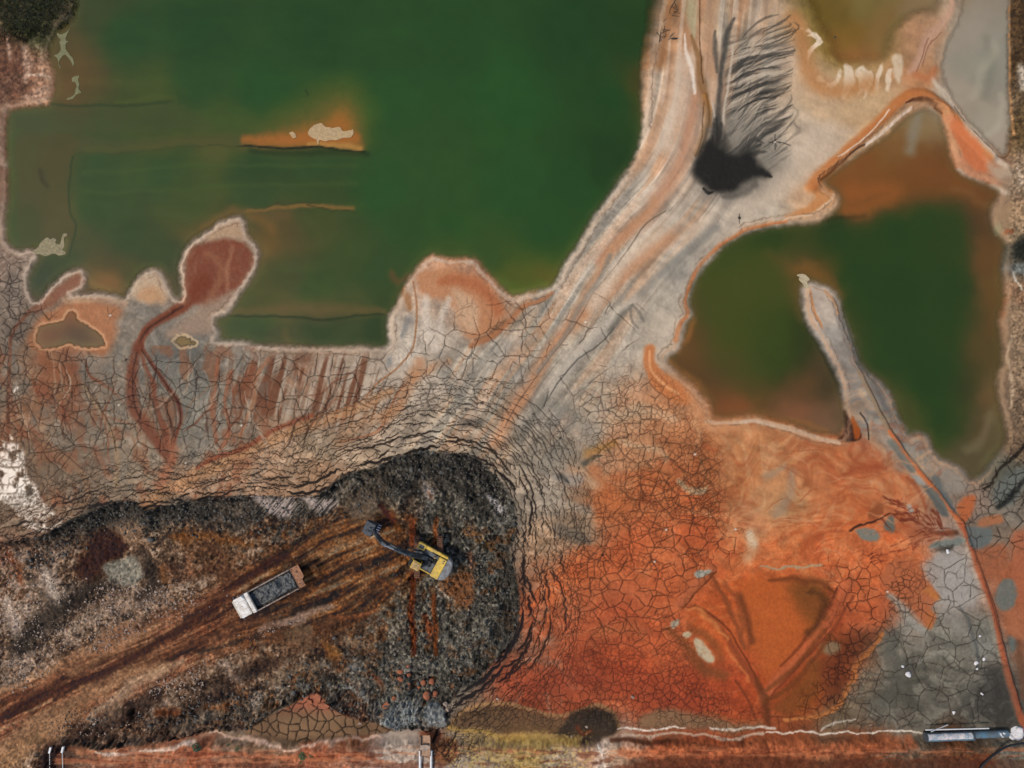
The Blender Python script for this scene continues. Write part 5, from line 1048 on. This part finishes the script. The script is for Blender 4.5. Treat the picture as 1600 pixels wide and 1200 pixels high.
    for sy in (-.1, .06): V().tube([(.6, y0+sy, 2.5), (1.5, y0+sy, 3.5), (2.45, y0+sy, 4.08), (3.6, y0+sy, 3.98), (4.3, y0+sy, 3.95)], .03, 6).build('hose', M['black'], bo)
    ar = V().prism([(3.95, 4.35), (4.5, 4.0), (4.75, 3.5), (6.0, 1.2), (5.8, 1.1), (4.3, 3.2), (4.0, 3.6)], y0-.17, y0+.17, .03).build('arm', M['charcoal'], root)
    V().rod((4.55, y0, 4.05), (5.2, y0, 2.95), .085).build('bucket_cylinder', M['steel'], ar); V().rod((5.2, y0, 2.95), (5.75, y0, 2.0), .05).build('piston_rod', M['chrome'], ar)
    V().prism([(5.7, 2.05), (6.35, 1.5), (6.3, 1.35), (5.62, 1.95)], y0-.22, y0-.15, .01).build('linkage', M['steel'], ar); V().prism([(5.7, 2.05), (6.35, 1.5), (6.3, 1.35), (5.62, 1.95)], y0+.15, y0+.22, .01).build('linkage', M['steel'], ar)
    bk = V(); out = [(5.85, 1.25), (6.45, 1.35), (6.85, .9), (6.8, .35), (6.4, .02), (5.85, -.02), (5.7, .0)]; inn = [(5.7, .08), (5.85, .06), (6.35, .1), (6.7, .4), (6.73, .85), (6.4, 1.25), (5.88, 1.15)]
    bk.prism(out+inn, y0-.62, y0+.62, .01); side = [(5.85, 1.25), (6.45, 1.35), (6.85, .9), (6.8, .35), (6.4, .02), (5.7, 0)]
    bk.prism(side, y0-.66, y0-.61, .01).prism(side, y0+.61, y0+.66, .01); bk = bk.build('bucket', M['steel'], root)
    for k in range(5): yy = y0-.52+k*.26; V().prism([(5.75, -.01), (5.75, .09), (5.42, .02)], yy-.05, yy+.05, 0).build('tooth', M['chrome'], bk)
excavator()
# ---------------------------------------------------------------- tipper truck
def lump_grid(x0, x1, y0, y1, z0, amp, nx, ny, seed, m, name, parent, edge=.25, base=None):
    q = np.random.RandomState(seed); gx, gy = np.meshgrid(np.linspace(x0, x1, nx), np.linspace(y0, y1, ny)); n = fbm(gx*1.6+seed, gy*1.6, 3, 2); n2 = fbm(gx*6, gy*6+seed, 3, 4)
    ex = np.minimum(np.minimum(gx-x0, x1-gx), np.minimum(gy-y0, y1-gy)); z = z0+amp*((n-.5)*1.6+(n2-.5)*.55)+np.clip(ex/edge, 0, 1)*amp*.8
    b = bmesh.new(); vs = [[b.verts.new((gx[j, i], gy[j, i], z[j, i])) for i in range(nx)] for j in range(ny)]
    for j in range(ny-1):
        for i in range(nx-1): b.faces.new((vs[j][i], vs[j][i+1], vs[j+1][i+1], vs[j+1][i]))
    r = bmesh.ops.extrude_face_region(b, geom=b.faces[:]); 
    for v in [e for e in r['geom'] if isinstance(e, bmesh.types.BMVert)]: v.co.z = z0-.6 if base is None else base
    bmesh.ops.recalc_face_normals(b, faces=b.faces); o = MB(); o.bm.free(); o.bm = b; return o.build(name, m, parent, True)
def truck():
    gx, gy = 423.5, 921.5; g = P3(gx, gy, 0); g.z = zg(gx, gy)+.02; root = empty('dump_truck', g, R_(208.4)); tag(root, 'white-cabbed tipper truck loaded with wet grey clay on the brown haul track', 'truck')
    MB().box(-3.4, 3.2, -.45, .45, .65, .95, .03).build('chassis', M['charcoal'], root); MB().box(-.9, .4, .5, .95, .5, 1.0, .06).build('fuel_tank', M['charcoal'], root); MB().box(-.9, .6, -.95, -.5, .5, 1.0, .06).build('battery_box', M['charcoal'], root)
    for x, dual in ((2.55, 0), (-1.35, 1), (-2.6, 1)):
        for sy in (-1, 1):
            w = MB(); yo = 1.08; yi = yo-(.62 if dual else .3); w.rod((x, sy*yi, .5), (x, sy*yo, .5), .5, seg_=28); w = w.build('wheel', M['black'], root)
            MB().rod((x, sy*(yo-.02), .5), (x, sy*(yo+.02), .5), .27, seg_=20).build('rim', M['cream'], w)
    c = MB().prism([(2.12, .95), (2.12, 2.62), (2.2, 2.72), (3.3, 2.70), (3.42, 2.6), (3.5, 1.7), (3.5, .95)], -1.1, 1.1, .05).build('cab', M['white'], root)
    MB().prism([(3.425, 2.52), (3.44, 2.54), (3.515, 1.75), (3.49, 1.75)], -.98, .98, 0).build('windscreen', M['glass'], c)
    MB().box(2.4, 3.2, 1.095, 1.11, 1.75, 2.45, .005).build('side_window', M['glass'], c); MB().box(2.4, 3.2, -1.11, -1.095, 1.75, 2.45, .005).build('side_window', M['glass'], c)
    MB().box(2.72, 2.8, -.12, -.04, 2.71, 2.78, .02).build('roof_vent', M['charcoal'], c)
    MB().plate([(2.12, -1.1), (2.42, -1.1), (2.3, -.86), (2.12, -.72)], 2.715, 2.735).build('blue_panel', M['blue'], c)
    MB().box(3.5, 3.68, -1.12, 1.12, .5, .95, .05).build('bumper', M['cream'], root); MB().box(3.4, 3.6, -1.0, 1.0, 2.5, 2.55, .02).build('sun_visor', M['cream'], c)
    for sy in (-1, 1): MB().box(3.35, 3.5, sy*1.14, sy*1.34, 1.7, 2.2, .03).rod((3.4, sy*1.05, 2.2), (3.42, sy*1.25, 2.2), .02).build('mirror', M['charcoal'], root)
    for sy in (-1, 1): MB().rod((3.66, sy*.85, .75), (3.72, sy*.85, .75), .1).build('headlight', M['pvc'], root)
    b = MB().box(-3.45, 1.98, -1.15, 1.15, 1.0, 1.1, .01).box(-3.45, 1.98, 1.09, 1.15, 1.1, 2.6, .01).box(-3.45, 1.98, -1.15, -1.09, 1.1, 2.6, .01)
    for k in range(8):
        for sy in (-1, 1): x = -3.4+k*.76; b.box(x, x+.08, sy*1.15, sy*1.2, 1.0, 2.55, .01)
    bed = b.build('cargo_bed', M['bed'], root)
    MB().box(-3.45, 1.98, 1.06, 1.19, 2.59, 2.67, .02).build('top_rail', M['bed'], bed); MB().box(-3.45, 1.98, -1.19, -1.06, 2.59, 2.67, .02).build('top_rail', M['bed'], bed)
    MB().box(1.56, 2.02, -1.16, 1.16, 2.45, 2.78, .05).box(1.9, 1.98, -1.15, 1.15, 1.1, 2.45, .02).build('headboard', M['white'], bed)
    # tailgate swung up to the back, holed and rusted
    T = Matrix.Translation((-3.5, 0, 2.55)) @ Matrix.Rotation(R_(-12), 4, 'Y')
    t = MB(); t.M = T; out = [(0, -1.18), (-.95, -1.16), (-1.0, -.62), (-.98, .2), (-.82, .36), (-.68, .42), (-.66, 1.0), (-.72, 1.12), (-.6, 1.2), (0, 1.18)]
    t.plate(out, -.03, .03).box(-.98, -.9, -1.16, .2, -.07, .07, .01).box(-.06, 0, -1.18, 1.18, -.07, .07, .01); tg = t.build('tailgate', M['rust'], root)
    for x, y, r in ((-.55, -.55, .13), (-.2, -1.0, .07), (-.75, -.95, .05), (-.25, .75, .08), (-.5, .95, .06), (-.2, .25, .05), (-.45, .35, .04)): t = MB(); t.M = T; t.rod((x, y, .029), (x, y, .036), r, seg_=9).build('rust_hole', M['muddy'], tg)
    ld = lump_grid(-3.4, 1.88, -1.07, 1.07, 1.95, .36, 96, 42, 3, M['load'], 'clay_load', None); ld.parent = root
    
truck()
# ---------------------------------------------------------------- pipes, hoses, stakes
def px(x, y, h): v = P3(x, y, h); return (v.x, v.y, v.z)
def curve_pts(p, h, n=6): return [px(a, b, h) for a, b in smooth(p, n)]
zp = zg(1480, 1152)+.35
a, b_ = Vector(px(1446, 1152, zp)), Vector(px(1520, 1149.5, zp))
o = MB().rod(a, b_, .46, seg_=32).build('steel_pipe', M['blue'], None, False); tag(o, 'fat blue pipe section with peeling white paint lying on the dike', 'pipe')
d = (b_-a)
MB().rod(a-d*.006, a+d*.012, .49, seg_=32).build('flange', M['steel'], o); MB().rod(a+d*.97, b_+d*.004, .5, seg_=32).build('flange', M['steel'], o)
w_ = MB(); n_ = 26; L = 40; rr = np.random.RandomState(2)
bmw = w_.bm; side = d.normalized().cross(Vector((0, 0, 1)))*-1; rows = []
for i in range(L):
    t = .02+.93*i/(L-1); lo = 20+12*vn(np.array([i*.35]), np.array([1.3]), 1)[0]; row = []
    for k in range(9):
        an = R_(lo+(100+8*vn(np.array([i*.3]), np.array([4.]), 2)[0]-lo)*k/8); row.append(bmw.verts.new(a+d*t+side*(.466*math.cos(an))+Vector((0, 0, .466*math.sin(an)))))
    rows.append(row)
for r0, r1 in zip(rows[:-1], rows[1:]):
    for k in range(8): bmw.faces.new((r0[k], r1[k], r1[k+1], r0[k+1]))
w_.build('paint_patch', M['peel'], o, True)
a, b_ = Vector(px(1519, 1148.5, zp-.08)), Vector(px(1574, 1146, zp-.08)); d = b_-a
o = MB().rod(a, b_, .37, seg_=28).rod(a+d*.3, a+d*.32, .39, seg_=28).rod(a+d*.64, a+d*.655, .39, seg_=28).build('steel_pipe', M['blue']); tag(o, 'narrower dark blue pipe section reaching from the fat pipe to the white sack', 'pipe')
s_ = MB(); q = random.Random(5)
for k in range(7): p = a.lerp(b_, .68+k*.045); s_.rock((p.x, p.y+q.uniform(-.12, .12), zp+.22), q.uniform(.14, .26), k, 2, .35)
s_.build('salt_crust', M['salt'], o, True)
o = MB().rod(px(1446, 1140.5, zp+.25), px(1545, 1138, zp+.25), .07).build('thin_pipe', M['pvc']); tag(o, 'thin white pipe lying along the top side of the fat blue pipe', 'pipe')
o = MB().rod(px(1455, 1143, zp+.5), px(1481, 1132.5, .3), .055).build('pole', M['pvc']); tag(o, 'short pale pole slanting off the fat blue pipe onto grey mud', 'pole')
s_ = MB()
for x, y, r, k in ((1586, 1146, .85, 1), (1580, 1150, .5, 2), (1594, 1143, .6, 3), (1591, 1152, .45, 4)): v = P3(x, y, zg(x, y)+.1); s_.rock(tuple(v), r, k, 3, .6)
o = s_.build('sack', M['salt'], None, True); tag(o, 'bulging white sack at the end of the blue pipes', 'sack')
o = MB().tube(curve_pts([(1640, 1156), (1600, 1161), (1575, 1166), (1558, 1176), (1542, 1189), (1530, 1204), (1522, 1225)], zg(1560, 1180)+.12), .1, 8).build('hose', M['hose'], None, True); tag(o, 'black hose curving over the brown ground in the bottom right corner', 'hose')
zc = zg(665, 1180)+.1
for i, (x, lb) in enumerate(((656.5, 'left one of two white pipes side by side at the bottom edge'), (673.8, 'right one of two white pipes side by side at the bottom edge'))):
    o = MB().rod(px(x, 1172.5, zc+.2), px(x-.3, 1240, zc+.2), .14, seg_=18).rod(px(x, 1172.5, zc+.2), px(x, 1174.5, zc+.2), .16, seg_=18).build('pipe', M['pvc']); tag(o, lb, 'pipe', 'white pipes at the bottom edge')
root = empty('chute', P3(665, 1164, zg(665, 1164)));  v0 = root.location
tag(root, 'tan plank chute between the tops of the two white pipes', 'chute')
tanw = mat('tan_plank', (.36, .21, .12), .8, var=.35, scale=3, bump=.4)
MB().prism([(-1.0, .3), (1.1, .1), (1.1, .16), (-1.0, .36)], -.5, .5, .01).box(-1.0, 1.1, -.56, -.48, .1, .5, .01).box(-1.0, 1.1, .48, .56, .1, .5, .01).build('trough', tanw, root).rotation_euler = (0, 0, R_(90))
MB().plate([(-.5, -.25), (.15, -.4), (.62, .1), (.2, .3), (-.55, .25)], .52, .56).build('flap', M['pale'], root)
o = MB().tube([px(676.5+3.2*math.cos(t), 1176+3.2*math.sin(t), zc+.15+.01*t) for t in np.linspace(0, 12, 40)], .05, 6).build('wire_coil', M['hose'], None, True); tag(o, 'small coil of dark wire beside the right white pipe', 'wire')
for x, y, lb in ((78, 1172, 'left one of two pale-tipped stakes in the dark hollow'), (97.5, 1171, 'right one of two pale-tipped stakes in the dark hollow')):
    g = P3(x, y, zg(x, y)+.35); root = empty('stake', g); tag(root, lb, 'stake', 'pale-tipped stakes'); 
    MB().plate([(-.14, -.3), (.06, -.36), (.24, .3), (.02, .34)], -.1, .12, .02).build('tip', M['pvc'], root); MB().rod((-.02, -.25, 0), (-.08+(.08 if x > 80 else 0), -2.6, -.1), .035).build('rod', M['pvc'], root)
# ---------------------------------------------------------------- foam, stones, clods
def blob(pts, h, z, name, m, label, cat, warp=.6):
    p = smooth(pts, 7, True); r = random.Random(len(pts)); P = [px(x+r.uniform(-.6, .6)*warp, y+r.uniform(-.6, .6)*warp, z)[:2] for i, (x, y) in enumerate(p)]
    o = MB().plate(P, z-.05, z+h, .0).build(name, m); return tag(o, label, cat)
blob([(89, 52), (96, 54), (104, 50), (109, 45), (104, 56), (103, 63), (107, 65), (103, 68), (103, 77), (108, 84), (114, 92), (116, 99), (114, 103), (111, 96), (104, 87), (100, 86), (96, 90), (92, 98), (95, 107), (92, 103), (90, 92), (85, 87), (91, 84), (95, 77), (93, 66), (95, 62), (91, 58)], .02, WZ+.01, 'foam_mat', M['foam'], 'olive foam patch with two trailing legs floating in the left shallows', 'foam', .4)
blob([(113, 122), (118, 119), (124, 119), (122, 125), (124, 131), (123, 139), (127, 145), (121, 147), (114, 154), (106, 156), (105, 154), (112, 151), (117, 146), (118, 140), (120, 135), (118, 129), (113, 127)], .02, WZ+.01, 'foam_mat', M['foam'], 'small S-shaped olive foam patch floating nearer the left bank', 'foam', .4)
blob([(1245, 430), (1250, 428), (1257, 429), (1261, 432), (1265, 437), (1261, 441), (1264, 448), (1259, 452), (1256, 446), (1252, 441), (1248, 437), (1249, 433)], .05, WZ+.01, 'foam_mat', M['foam2'], 'yellowish foam patch at the tip of the narrow grey spit', 'foam', .5)
blob([(45, 398), (58, 388), (64, 379), (68, 375), (74, 371), (79, 374), (84, 372), (88, 375), (87, 380), (94, 381), (98, 367), (105, 365), (104, 369), (100, 372), (101, 384), (98, 390), (103, 396), (92, 399), (84, 396), (72, 400), (60, 397)], .025, WZ+.01, 'foam_mat', mat('pale_foam', (.26, .21, .11), .9, var=.35, scale=6, bump=.6), 'pale crusty foam patch beside the hooked bank at left', 'foam', .6)
sand = mat('cream_sand', (.42, .28, .135), .9, var=.2, scale=4, bump=.5)
blob([(481, 208), (486, 200), (493, 195), (503, 193), (508, 198), (520, 200), (531, 199), (536, 205), (546, 204), (552, 203), (552, 210), (547, 215), (536, 216), (527, 219), (515, 219), (508, 221), (500, 219), (497, 227), (495, 219), (487, 215)], .05, WZ+.01, 'sandbar', sand, 'cream sandbar breaking the surface in the orange shoal', 'sandbar', .7)
blob([(452, 208), (457, 206), (461, 209), (463, 214), (458, 216), (455, 212)], .04, WZ+.01, 'sandbar', sand, 'tiny cream sand speck left of the larger sandbar', 'sandbar', .4)
def stones(lst, name, m, cat, group, flat=.7):
    for i, (x, y, r, lb) in enumerate(lst):
        v = P3(x, y); o = MB().rock((0, 0, 0), r, int(x*7+y), 2, flat).build(name, m, None, name != 'stone'); o.location = (v.x, v.y, v.z+r*flat*.5); o.rotation_euler = (0, 0, x); tag(o, lb, cat, group)
def at_water(o): o.location.z = WZ+.08
stones([(1332, 5, .24, 'dark stone in the golden pool at the top frame edge'), (1304, 59, .24, 'dark stone in the golden pool, the lower of its two'), (1155, 341, .2, 'tiny black stone on pale mud by the right pond corner')], 'stone', M['twig'], 'stone', 'dark stones')
stones([(988, 1089, .22, 'pale pebble on cracked red mud above the dark clump'), (778, 1092, .2, 'pale pebble on red mud right of the polished clay'), (696, 1100, .3, 'pale orange stone at the red mud corner beside the clay'), (700, 1109, .18, 'small pink stone just below the orange corner stone'), (562, 1130, .26, 'pale stone on the dried pan near its right end'), (916, 1135, .2, 'round pale stone in the middle of the dark clump'), (893, 1150, .14, 'little white stone at the foot of the dark clump')], 'stone', M['pale'], 'stone', 'pale stones')
stones([(1419, 1054, .38, 'largest white salt lump on the dark grey flat'), (1410, 1041, .2, 'white salt speck above the largest salt lump'), (1525, 1036, .26, 'white salt lump near the right bank road'), (1537, 1030, .2, 'white salt lump upper right of its small cluster'), (1526, 1045, .16, 'smallest white salt lump of the right cluster'), (1531, 994, .14, 'lone white salt dot high on the grey flat'), (1490, 1113, .26, 'pale salt lump above the blue pipe'), (1534, 1084, .2, 'pale salt dot left of the dark slick'), (1480, 861, .3, 'white salt lump beside the grey sliver pool')], 'salt_lump', M['salt'], 'salt lump', 'white salt lumps', .45)
stones([(625, 1049, .42, 'orange clod at the left of the clod cluster'), (638, 1043, .36, 'orange clod at the top of the clod cluster'), (626, 1060, .4, 'orange clod below the leftmost clod'), (639, 1055, .3, 'orange clod in the middle of the cluster'), (639, 1068, .28, 'orange clod at the bottom of the cluster'), (661, 1066, .38, 'orange clod right of the cluster'), (675, 1064, .5, 'big flat orange clod in grey rubble'), (668, 1086, .5, 'orange clod beside the paired clod near the outlet'), (680, 1084, .42, 'pale-orange clod near the outlet'), (616, 1091, .3, 'lone small orange clod above the polished clay'), (655, 1074, .24, 'small dark-orange clod below the cluster')], 'mud_clod', M['orangeclod'], 'mud clod', 'orange mud clods', .6)
def mudplate(pts, lb):
    z = max(zg(*pts[0]), zg(*pts[2]))+.1; o = MB().plate([px(x, y, z)[:2] for x, y in pts], z-.15, z+.1, .03).build('mud_plate', M['orangeclod']); tag(o, lb, 'mud plate', 'orange mud plates')
mudplate([(488, 1088), (495, 1083), (502, 1087), (500, 1098), (490, 1093)], 'tilted orange mud plate at the top of the dried pan')
mudplate([(497, 1100), (506, 1097), (515, 1103), (511, 1109), (499, 1106)], 'orange mud plate just right of the topmost plate')
mudplate([(480, 1092), (487, 1094), (488, 1100), (480, 1098)], 'small orange mud plate at the left of its two neighbours')
mudplate([(597, 1103), (604, 1096), (608, 1098), (607, 1110), (601, 1113)], 'upright orange mud plate left of the blue-grey clay')
# ---------------------------------------------------------------- loose rubble and gravel (uncountable)
def scatter(name, m, n, inside, size, seed, label, cat):
    q = np.random.RandomState(seed); kinds = []
    for k in range(8):
        t = MB(); t.rock((0, 0, 0), 1, k+seed, 1, .75); me = bpy.data.meshes.new('t'); t.bm.to_mesh(me); t.bm.free()
        v = np.zeros(len(me.vertices)*3, np.float32); me.vertices.foreach_get('co', v); f = np.zeros(len(me.polygons)*3, np.int32); me.polygons.foreach_get('vertices', f); kinds.append((v.reshape(-1, 3), f.reshape(-1, 3))); bpy.data.meshes.remove(me)
    V, F, off = [], [], 0; cnt = 0
    while cnt < n:
        x = q.rand()*880-40; y = 700+q.rand()*520; d, z = inside(x, y)
        if q.rand() > d: continue
        s = size*(.45+.5*q.rand()+1.3*q.rand()**6); v, f = kinds[q.randint(8)]; a = q.rand()*6.28; c, sn = math.cos(a), math.sin(a)
        w = v*s*np.array([1, .6+.5*q.rand(), .6+.5*q.rand()]); w = np.stack([w[:, 0]*c-w[:, 1]*sn, w[:, 0]*sn+w[:, 1]*c, w[:, 2]], -1)+np.array([(x-800)*S, (600-y)*S, z+s*.2])
        V.append(w); F.append(f+off); off += len(v); cnt += 1
    V = np.concatenate(V); F = np.concatenate(F); me = bpy.data.meshes.new(name); me.vertices.add(len(V)); me.vertices.foreach_set('co', V.astype(np.float32).ravel())
    me.loops.add(len(F)*3); me.loops.foreach_set('vertex_index', F.astype(np.int32).ravel()); me.polygons.add(len(F)); me.polygons.foreach_set('loop_start', (np.arange(len(F))*3).astype(np.int32)); me.polygons.foreach_set('loop_total', np.full(len(F), 3, np.int32)); me.update(calc_edges=True)
    me.materials.append(m); o = bpy.data.objects.new(name, me); COL.objects.link(o); tag(o, label, cat, None, 'stuff'); return o
def ij(x, y): return min(np.searchsorted(cv.ys, y), len(cv.ys)-1), min(np.searchsorted(cv.xs, x), len(cv.xs)-1)
def in_dark(x, y):
    j, i = ij(x, y); r = cv.rock[j, i]
    if r < .5 or abs(x-665)+abs(y-865) < 60 or y > 1136: return 0, 0
    b = sst(64, 30, -cv.dp[j, i]) if x > 40 else 0
    k = max(.8*float(b), .55*float(sst(700, 740, x)), .6*float(sst(990, 1040, y)*sst(470, 540, x)), .12*float(sst(540, 640, x)))
    return k*float(sst(.42, .6, cv.big[j, i]+.12)), cv.Z[j, i]
def in_pale(x, y):
    j, i = ij(x, y); r = cv.rock[j, i]
    if r < .5 or x > 470 or y > 1150: return 0, 0
    rd_ = abs(float(look(ROADF, np.float32(x), np.float32(y)))); e = float(sst(28, 44, rd_))
    a = float(sst(200, 90, abs(x-205)*.8+abs(y-965)*1.5))*.9*float(sst(895, 925, y)) + .5*float(sst(130, 30, x))*float(sst(850, 880, y)) + .8*float(sst(40, 10, abs(y-(1160-(x-80)*.42)))*sst(380, 300, x)) + .5*float(sst(16, 4, abs(y-(1000-(x-380)*.35)))*sst(370, 400, x))
    return a*e*float(sst(.4, .6, cv.big[j, i]+.05)), cv.Z[j, i]
ROADF = plf(ROAD)[0]
scatter('rubble', M['darkclod'], 3000, in_dark, .13, 11, 'loose charcoal rubble heaped along the pit rim', 'rubble')
scatter('rubble', M['darkclod'], 150, in_dark, .24, 17, 'big charcoal spoil blocks lying along the pit rim', 'rubble')
scatter('gravel', M['pale'], 2600, in_pale, .10, 5, 'pale pinkish gravel strewn beside the haul track', 'gravel')
# ---------------------------------------------------------------- plants
def shrub(x, y, r, label, n=260, seed=1, m=None):
    v = P3(x, y); root = empty('shrub', v); tag(root, label, 'shrub', 'small green shrubs on the red dike'); q = random.Random(seed); f = MB(); st = MB()
    for k in range(7): a = q.uniform(0, 6.28); st.rod((0, 0, 0), (math.cos(a)*r*.6, math.sin(a)*r*.6, r*q.uniform(.5, 1.1)), .015, .006, 5)
    for k in range(n):
        a = q.uniform(0, 6.28); e = q.uniform(.1, 1)**.6; h = r*q.uniform(.2, 1.2)*(1.2-e); c = Vector((math.cos(a)*r*e*q.uniform(.8, 1.25), math.sin(a)*r*e, h)); s = r*q.uniform(.08, .2)
        d1 = Vector((q.uniform(-1, 1), q.uniform(-1, 1), q.uniform(-.3, .6))).normalized()*s; d2 = d1.cross(Vector((q.uniform(-.4, .4), q.uniform(-.4, .4), 1))).normalized()*s*.45
        vs = [f.bm.verts.new(c+p) for p in (-d1, d2, d1, -d2)]; f.bm.faces.new(vs)
    f.build('foliage', m or M['leaf'], root); st.build('stem', M['twig'], root)
shrub(308, 1167, .5, 'dark green shrub on the red dike, largest at left', 300, 1, mat('dark_leaf', (.02, .05, .01), .6, var=.5, scale=5))
shrub(358, 1163, .2, 'tiny olive tuft between the dark shrub and its right neighbour', 90, 2); shrub(371, 1169, .3, 'small green shrub right of the tiny olive tuft', 160, 3)
shrub(473, 1181, .42, 'bright green shrub near the bottom of the red dike', 280, 4); shrub(486, 1181, .24, 'small dark shrub touching the bright green one on its right', 130, 5); shrub(470, 1191, .2, 'tiny dark tuft just below the bright green shrub', 90, 6)
# grass thicket in the top left corner
q = random.Random(9); f = MB(); bm = f.bm; nb = 0
while nb < 26000:
    x = q.uniform(-230, 125); y = q.uniform(-230, 66); lim = 62-.0045*max(0, x-20)**2+6*math.sin(x*.21)+4*math.sin(x*.5+1)
    if y > lim or x > 116+5*math.sin(y*.3): continue
    k = vn(np.array([x/14.]), np.array([y/14.]), 3)[0]
    if q.random() > .35+k: continue
    nb += 1; h0 = .15+.9*k*min(1, (lim-y)/22+.15); b = Vector(((x-800)*S, (600-y)*S, max(zg(x, y), WZ)+h0*q.uniform(0, .9))); L_ = q.uniform(.18, .5); a = q.uniform(0, 6.28)
    if y > lim-14: a = q.uniform(4.0, 5.4)
    d = Vector((math.cos(a)*L_, math.sin(a)*L_, q.uniform(-.05, .25))); s = Vector((-math.sin(a), math.cos(a), 0))*q.uniform(.012, .028)
    v = [bm.verts.new(b-s), bm.verts.new(b+s), bm.verts.new(b+d*.6+s*.8+Vector((0, 0, .08))), bm.verts.new(b+d)]; bm.faces.new(v)
g_ = f.build('grass', M['leafd']); tag(g_, 'dark olive grass thicket filling the top left corner', 'grass', None, 'stuff')
g_.data.materials.append(mat('lighter_grass', (.04, .05, .008), .7, var=.5, scale=1.5)); g_.data.materials.append(mat('dry_grass', (.09, .055, .015), .8, var=.4, scale=1.5))  # lighter and dry blades, mixed in at random
mi = np.zeros(len(g_.data.polygons), np.int32); rq = np.random.RandomState(3).rand(len(mi)); mi[rq > .6] = 1; mi[rq > .88] = 2; g_.data.polygons.foreach_set('material_index', mi)
# drowned dead branches at the top
def branches(lst, label, seed):
    f = MB(); q = random.Random(seed); z = WZ+.12
    for x, y, a, L_, r in lst:
        pts = [(x, y)]; 
        for k in range(5): a += q.uniform(-.45, .45); x += math.cos(a)*L_/5; y += math.sin(a)*L_/5; pts.append((x, y))
        f.tube([px(u, v, z+.05*i) for i, (u, v) in enumerate(pts)], [r*(1-.15*i) for i in range(6)], 5)
    o = f.build('dead_branch', M['twig']); tag(o, label, 'branch')
branches([(1030, 66, -1.2, 26, .05), (1032, 52, .2, 18, .045), (1026, 50, .5, 16, .04), (1038, 40, 1.9, 16, .04), (1034, 46, .1, 14, .04), (1044, 62, -.1, 16, .05), (1058, 60, 2.6, 10, .09), (1030, 58, -.6, 12, .04), (1036, 34, -1.2, 10, .03), (1045, 60, -.7, 14, .05), (1040, 50, 1.2, 14, .035)], 'tangle of black dead branches in the brown shallows by the top bank', 3)
branches([(1056, -4, 1.6, 30, .05), (1050, 10, .4, 12, .04), (1052, 18, .2, 12, .04), (1050, 24, .1, 12, .04), (1060, 14, 1.9, 14, .035), (1054, 4, .8, 12, .04)], 'thin dead branches poking in from the top frame edge', 6)
